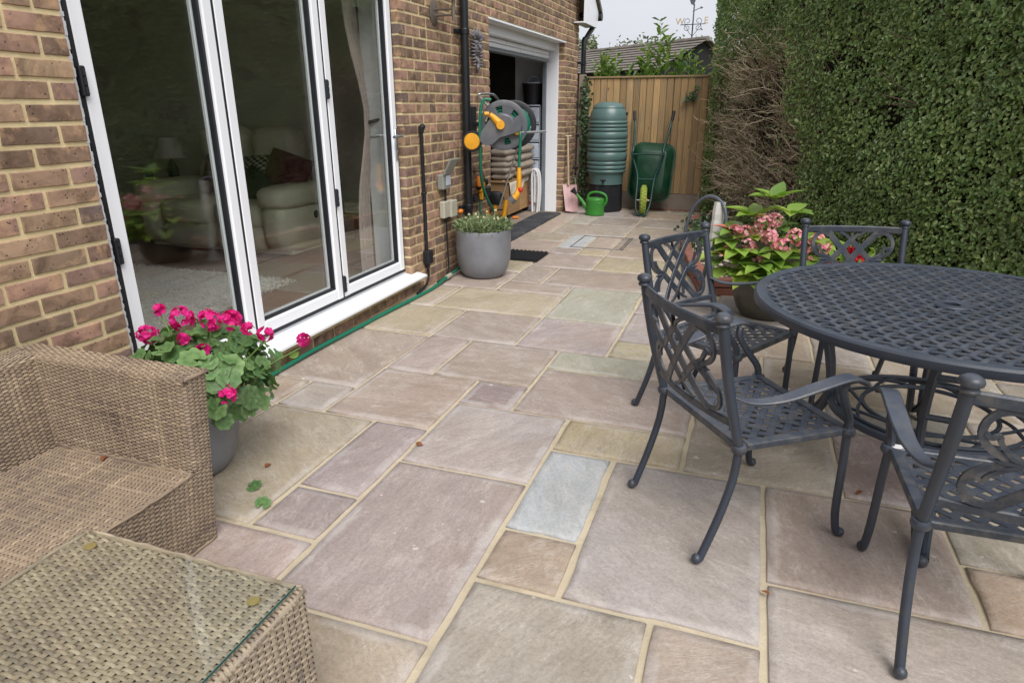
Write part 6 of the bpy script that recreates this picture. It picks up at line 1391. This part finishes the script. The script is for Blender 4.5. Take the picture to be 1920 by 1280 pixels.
# ------------------------------------------------------------------ white post with grey hose loop
ps = thing('white_post', 'white plastic-wrapped post on a round foot beside the hydrangea', 'post', (2.20, 4.06, .01)); mb = MB(); lean = Vector((.03, .06, .72))
mb.lathe([(.001, 0), (.062, 0), (.066, .010), (.050, .024), (.036, .036), (.001, .036)], 24); mb.build('foot', 'white', ps, auto=45)
mb = MB(); mb.tube([(0, 0, .03), tuple(lean*.55), tuple(lean*.75)], .031, 16); mb.build('pole', 'white', ps, auto=50)
mb = MB(); q0, q1 = lean*.56, lean*1.03; pts = [tuple(q0.lerp(q1, t_)) for t_ in np.linspace(0, 1, 9)]; mb.tube(pts, [.034, .040, .043, .040, .044, .041, .045, .043, .040], 9); mb.build('wrapping', 'plas', ps)
gl_ = thing('grey_hose', 'grey hose looping up over the white post', 'hose', (0, 0, 0)); mb = MB()
mb.tube(smooth_path([(2.02, 4.25, .02), (2.0, 4.26, .22), (1.99, 4.25, .45), (2.03, 4.22, .66), (2.10, 4.18, .76), (2.18, 4.14, .785), (2.255, 4.08, .74), (2.285, 4.05, .64), (2.27, 4.03, .54), (2.225, 4.01, .46), (2.19, 4.02, .36), (2.16, 4.08, .15), (2.14, 4.14, .02)], 6), .0125, 8); mb.build('tube', 'greyhose', gl_, auto=60)

# ------------------------------------------------------------------ shed and weather vane
shd = thing('shed', 'dark shed with a weathered shingle roof beyond the fence', 'shed', (0, 0, 0)); Rd = Vector((.755, -.656, 0)); Sd = Vector((-.656, -.755, 0)); R2 = Vector((1.42, 12.75, 2.52)); ncs = 9; run_ = 1.15; drop = .52
for side in (1, -1):
    for k in range(ncs):
        mb = MB(); a0 = R2+Sd*side*run_*(k/ncs)-Vector((0, 0, drop*k/ncs)); a1 = R2+Sd*side*run_*((k+1.18)/ncs)-Vector((0, 0, drop*(k+1.18)/ncs)); b0, b1 = a0-Rd*5.2, a1-Rd*5.2; u = Vector((0, 0, .022))
        mb.add([tuple(p) for p in (a0, a1+u*.9, b1+u*.9, b0, a0+u*.3, a1+u*1.5, b1+u*1.5, b0+u*.3)], [(0, 1, 2, 3), (4, 7, 6, 5), (1, 5, 6, 2), (0, 4, 5, 1), (3, 2, 6, 7)] if side == 1 else [(3, 2, 1, 0), (5, 6, 7, 4), (2, 6, 5, 1), (1, 5, 4, 0), (7, 6, 2, 3)]); mb.build('shingle_course', 'rooftile', shd)
mb = MB(); E1 = R2+Sd*run_*.95-Vector((0, 0, drop*.95)); E2 = R2-Sd*run_*.95-Vector((0, 0, drop*.95)); i_ = -Rd*.12
P = [R2+i_-Vector((0, 0, .02)), E1+i_-Vector((0, 0, .02)), Vector((E1.x, E1.y, 0))+i_, Vector((E2.x, E2.y, 0))+i_, E2+i_-Vector((0, 0, .02))]; Q = [p-Rd*4.8 for p in P]
mb.add([tuple(p) for p in P+Q], [(0, 1, 2, 3, 4), (9, 8, 7, 6, 5), (1, 6, 7, 2), (3, 8, 9, 4)]); mb.build('wall', 'blackwood', shd)
mb = MB(); mb.tube([tuple(R2+Vector((0, 0, .02))), tuple(R2-Rd*5.2+Vector((0, 0, .02)))], .045, 8); mb.build('ridge', 'rooftile', shd)
vn = thing('weather_vane', 'weather vane with gilt W and E letters on the shed ridge', 'weather vane', (1.10, 13.03, 2.53)); mb = MB(); mb.tube([(0, 0, 0), (0, 0, .62)], .012, 8); mb.tube([(-.23, 0, .28), (.23, 0, .28)], .007, 6)
for s in (-1, 1):
    for zz_, dd_ in ((.28, 1), (.28, -1)):
        sp = [(s*(.05+.055*math.cos(t_)*(1-t_/9)+.05), 0, zz_+dd_*(.055+.055*math.sin(t_)*(1-t_/9))) for t_ in np.linspace(-1.57, 5, 18)]; mb.tube(sp, .005, 5)
    mb.tube(smooth_path([(0, 0, .08), (s*.06, 0, .14), (s*.11, 0, .22), (s*.15, 0, .27)], 4), .005, 5)
mb.build('scrollwork', 'blackpipe', vn, smooth=True)
mb = MB(); mb.tube([(-.02, 0, .50), (.14, 0, .56)], .007, 6); mb.prism([(0, 0), (.05, .02), (.0, .05)], .01, tr(.12, .005, .53) @ rotm('X', PI/2)); mb.prism([(-.06, .62), (-.10, .72), (-.07, .86), (-.02, .80), (.03, .98), (.06, 1.0), (.05, .86), (.03, .72), (-.01, .60)], .014, tr(0, .007, 0) @ rotm('X', PI/2)); mb.build('pointer', 'vane', vn)
for ch, x in (('W', -.24), ('E', .24)):
    cu = bpy.data.curves.new('letter', 'FONT'); cu.body = ch; cu.size = .16; cu.extrude = .006; cu.align_x = 'CENTER'; to = bpy.data.objects.new('letter_tmp', cu); COL.objects.link(to)
    dg = bpy.context.evaluated_depsgraph_get(); me = bpy.data.meshes.new_from_object(to.evaluated_get(dg)); bpy.data.objects.remove(to, do_unlink=True)
    me.materials.clear(); o = obj('letter', me, 'gold', vn, (x, 0, .285), (PI/2, 0, 0))
vn.rotation_euler = (0, 0, R(-6))

# ------------------------------------------------------------------ inside the living room
ZF = .17
def puff(mb, x0, x1, y0, y1, z0, z1, b=.07, M=None):
    V = []; F = []; n = 7; c = ((x0+x1)/2, (y0+y1)/2, (z0+z1)/2); h = ((x1-x0)/2, (y1-y0)/2, (z1-z0)/2); pw = 4.0
    for i in range(n*2+1):
        th = PI*i/(n*2)
        for j in range(24):
            ph = 2*PI*j/24; d = (math.sin(th)*math.cos(ph), math.sin(th)*math.sin(ph), math.cos(th)); k = (sum(abs(q)**pw for q in d))**(-1/pw); V.append(tuple(cc+hh*k*q for cc, hh, q in zip(c, h, d)))
    for i in range(n*2):
        for j in range(24): F.append((i*24+j, (i+1)*24+j, (i+1)*24+(j+1) % 24, i*24+(j+1) % 24))
    mb.add(V, F, M)
so = thing('recliner_sofa', 'cream leather recliner sofa seen through the folding doors', 'sofa', (0, 0, ZF))
for x0, x1 in ((-2.60, -2.02), (-2.0, -1.46)):
    mb = MB(); puff(mb, x0, x1, 3.66, 4.35, .22, .47); mb.build('seat_cushion', 'leather', so, smooth=True); mb = MB(); puff(mb, x0, x1, 3.70, 3.92, .02, .27); mb.build('foot_panel', 'leather', so, smooth=True)
    mb = MB(); puff(mb, x0, x1, 4.22, 4.52, .40, .78); mb.build('back_cushion', 'leather', so, smooth=True); mb = MB(); puff(mb, x0+.03, x1-.03, 4.26, 4.54, .68, 1.06); mb.build('head_cushion', 'leather', so, smooth=True)
mb = MB(); puff(mb, -1.50, -1.20, 3.68, 4.56, .02, .50); puff(mb, -1.52, -1.18, 3.66, 4.5, .40, .60); arm = mb.build('arm', 'leather', so, smooth=True)
mb = MB(); mb.lathe([(.001, 0), (.032, 0), (.036, .006), (.02, .012), (.001, .012)], 16, tr(-1.203, 4.12, .33) @ rotm('Y', PI/2)); mb.build('recliner_latch', 'blackpl', arm, auto=40)
mb = MB(); puff(mb, -2.86, -2.58, 3.70, 4.56, .02, .50); puff(mb, -2.88, -2.56, 3.68, 4.5, .40, .60); mb.build('arm', 'leather', so, smooth=True)
mb = MB(); mb.box(-2.8, -1.25, 3.8, 4.55, .02, .3); mb.build('base', 'leather', so)
def scush(label, loc, rot, mat, s=.40):
    mb = MB(); V = []; n = 9
    for sd_ in (1, -1):
        for i in range(n):
            for j in range(n): u, v = i/(n-1)*2-1, j/(n-1)*2-1; V.append((u*s/2*(1-.08*v*v*(1-abs(u))), sd_*.085*(max(0, (1-u*u)*(1-v*v)))**.5, v*s/2))
    F = [(i*n+j, (i+1)*n+j, (i+1)*n+j+1, i*n+j+1) for i in range(n-1) for j in range(n-1)]; F += [(81+d, 81+c, 81+b, 81+a) for a, b, c, d in F]; mb.add(V, F); o = mb.build('scatter_cushion', mat, None, smooth=True, loc=loc, rot=rot); setp(o, label, 'cushion')
t = NT('woven_check'); ch_ = t.n('ShaderNodeTexChecker'); ch_.inputs['Scale'].default_value = 26; ch_.inputs['Color1'].default_value = srgb(196, 190, 176); ch_.inputs['Color2'].default_value = srgb(40, 40, 44); t.l(t.coord('Object', (1, .0, 1.6)), ch_.inputs['Vector']); CHK = t.fin(ch_.outputs[0], .9)
scush('dark red cushion on the right of the cream sofa', (-1.50, 4.16, ZF+.65), (R(-20), R(18), R(10)), 'plum', .40)
scush('black and white patterned cushion on the cream sofa', (-1.82, 4.20, ZF+.64), (R(-22), R(-6), 0), CHK, .38)
scush('dark plum cushion in the middle of the cream sofa', (-2.22, 4.14, ZF+.62), (R(-20), R(4), 0), 'plum', .40)
scush('black cushion lying below the patterned one on the sofa', (-1.74, 4.0, ZF+.56), (R(-40), R(30), 0), 'blackpl', .32)
rugo = thing('shag_rug', 'pale grey shaggy rug on the living room floor behind the glass', 'rug', (0, 0, ZF+.004)); rg = np.random.default_rng(19)
mb = MB(); pts = [(-2.55, .9), (-.62, .95), (-.70, 1.6), (-.66, 2.2), (-.78, 3.02), (-1.2, 3.12), (-2.4, 3.05)]; mb.prism(pts[::-1][::-1], .012); mb.build('backing', 'rug', rugo)
n = 16000; C = np.c_[rg.uniform(-2.5, -.66, n), rg.uniform(.95, 3.05, n), rg.uniform(.012, .034, n)]; V, F = leaf_cloud(C, unit(rg.normal(0, 1, (n, 3))), unit(rg.normal(0, .8, (n, 3))+[0, 0, .5]), .045, .006, .0); obj('pile', npmesh('pile', V, F), 'rug', rugo, kind='stuff')
dmat = obj('door_mat', MB().box(-.78, -.22, 2.85, 3.55, 0, .012, .003).mesh('door_mat'), plain('coir', srgb(122, 112, 104), .95, .2, 40, .6), None, (0, 0, ZF+.003)); setp(dmat, 'flat brown mat inside the folding doors right of the pale rug', 'mat')
sb = thing('side_table', 'dark side table behind the sofa carrying the lamp', 'table', (-3.12, 4.36, ZF)); mb = MB(); mb.box(-.2, .2, -.2, .2, .46, .49, .004); mb.build('top', 'blackwood', sb)
for x in (-.17, .17):
    for y in (-.17, .17): mb = MB(); mb.box(x-.02, x+.02, y-.02, y+.02, 0, .459, .003); mb.build('leg', 'blackwood', sb)
lm = thing('table_lamp', 'table lamp with a pale conical shade beyond the sofa', 'lamp', (-3.0, 4.36, ZF+.49)); mb = MB(); mb.lathe([(.001, 0), (.07, 0), (.07, .012), (.02, .03), (.05, .10), (.055, .16), (.02, .24), (.012, .30), (.001, .30)], 20); mb.build('base', 'blackpl', lm, auto=45)
mb = MB(); mb.lathe([(.15, .27), (.085, .46)], 28, cap=False); mb.build('shade', 'shade', lm, smooth=True)
pf = thing('picture_frame', 'small gilt picture frame standing beside the table lamp', 'picture frame', (-3.22, 4.25, ZF+.492)); mb = MB(); frame_rect(mb, -.07, .07, 0, .16, .012, -.006, .006, .002); o = mb.build('frame', 'gold', pf); o.rotation_euler = (0, R(-8), R(-90)); mb = MB(); mb.box(-.003, .003, -.058, .058, .012, .148); o = mb.build('picture', plain('print', srgb(70, 82, 110), .4, .4), pf); o.rotation_euler = (0, R(-8), R(-90))
ct = thing('curtain', 'pinkish curtain gathered at the right end of the folding doors', 'curtain', (0, 0, ZF))
def drape(xa, ya, xb, yb, xg, yg, n=40, m=14, z1=2.25, amp=.022):
    V = []
    for j in range(m):
        z = z1*j/(m-1); g = math.exp(-((z-1.15)/.42)**2)*.75
        for i in range(n):
            u = i/(n-1); x, y = xa+(xb-xa)*u, ya+(yb-ya)*u; x = x*(1-g)+xg*g+amp*math.sin(u*34)*(1-.5*g); y = y*(1-g)+(yg+(u-.5)*.10)*g; V.append((x, y, z+.01))
    F = [(j*n+i, j*n+i+1, (j+1)*n+i+1, (j+1)*n+i) for j in range(m-1) for i in range(n-1)]; return npmesh('cloth', V, F, True)
obj('cloth', drape(-.24, 3.28, -.40, 3.78, -.26, 3.62), 'curtain', ct); obj('lining', drape(-.19, 3.60, -.26, 3.82, -.20, 3.70, 20), 'lining', ct)
mb = MB(); mb.tube([(-.27, 3.56, 1.12), (-.16, 3.62, 1.15), (-.16, 3.72, 1.18), (-.25, 3.78, 1.20)], .012, 6); mb.build('tie_back', 'gasket', ct)
rd = thing('radiator', 'white panel radiator low on the room wall behind the right door leaf', 'radiator', (-.55, 4.70, ZF+.08)); mb = MB(); mb.box(-.45, .3, -.06, -.01, 0, .55, .008)
for k in range(14): mb.box(-.43+k*.052, -.40+k*.052, -.068, -.06, .03, .52, .003)
mb.build('panel', 'white', rd)
ft = thing('footstool', 'low wooden stool with books beside the curtain', 'stool', (-.85, 4.35, ZF)); mb = MB(); mb.box(-.2, .2, -.16, .16, .30, .33, .004); mb.build('top', 'ply', ft)
for x in (-.17, .17):
    for y in (-.13, .13): mb = MB(); mb.box(x-.018, x+.018, y-.018, y+.018, 0, .299, .003); mb.build('leg', 'ply', ft)
bk = thing('book_pile', 'pile of pale books on the stool beside the curtain', 'books', (-.85, 4.35, ZF+.331))
for k in range(3): mb = MB(); mb.box(-.14, .14, -.10, .10, k*.031, k*.031+.03, .003); mb.build('book', 'sheet', bk, rot=(0, 0, .1*k))
# bits lying about on the paving
for k, (x, y, lb) in enumerate(((1.155, 1.40, 'dark twig curl on the joint beside the grey square slab'), (.66, 1.02, 'dead brown leaf scrap on the beige slab by the pot'), (2.605, .90, 'small orange leaf lying in the joint near the front'), (2.95, 1.62, 'brown leaf lying by the armchair foot near the table'), (.46, .515, 'small dead orange leaf lying on the wicker sofa seat against its arm'))):
    o = obj('fallen_leaf', HL[k % 3], 'deadleaf', None, (x, y, .016 if k < 4 else .300), (.2, -.1, k*1.3)); o.scale = (.2, .2, .2); o.material_slots[0].link = 'OBJECT'; o.material_slots[0].material = MAT['deadleaf']; setp(o, lb, 'leaf')
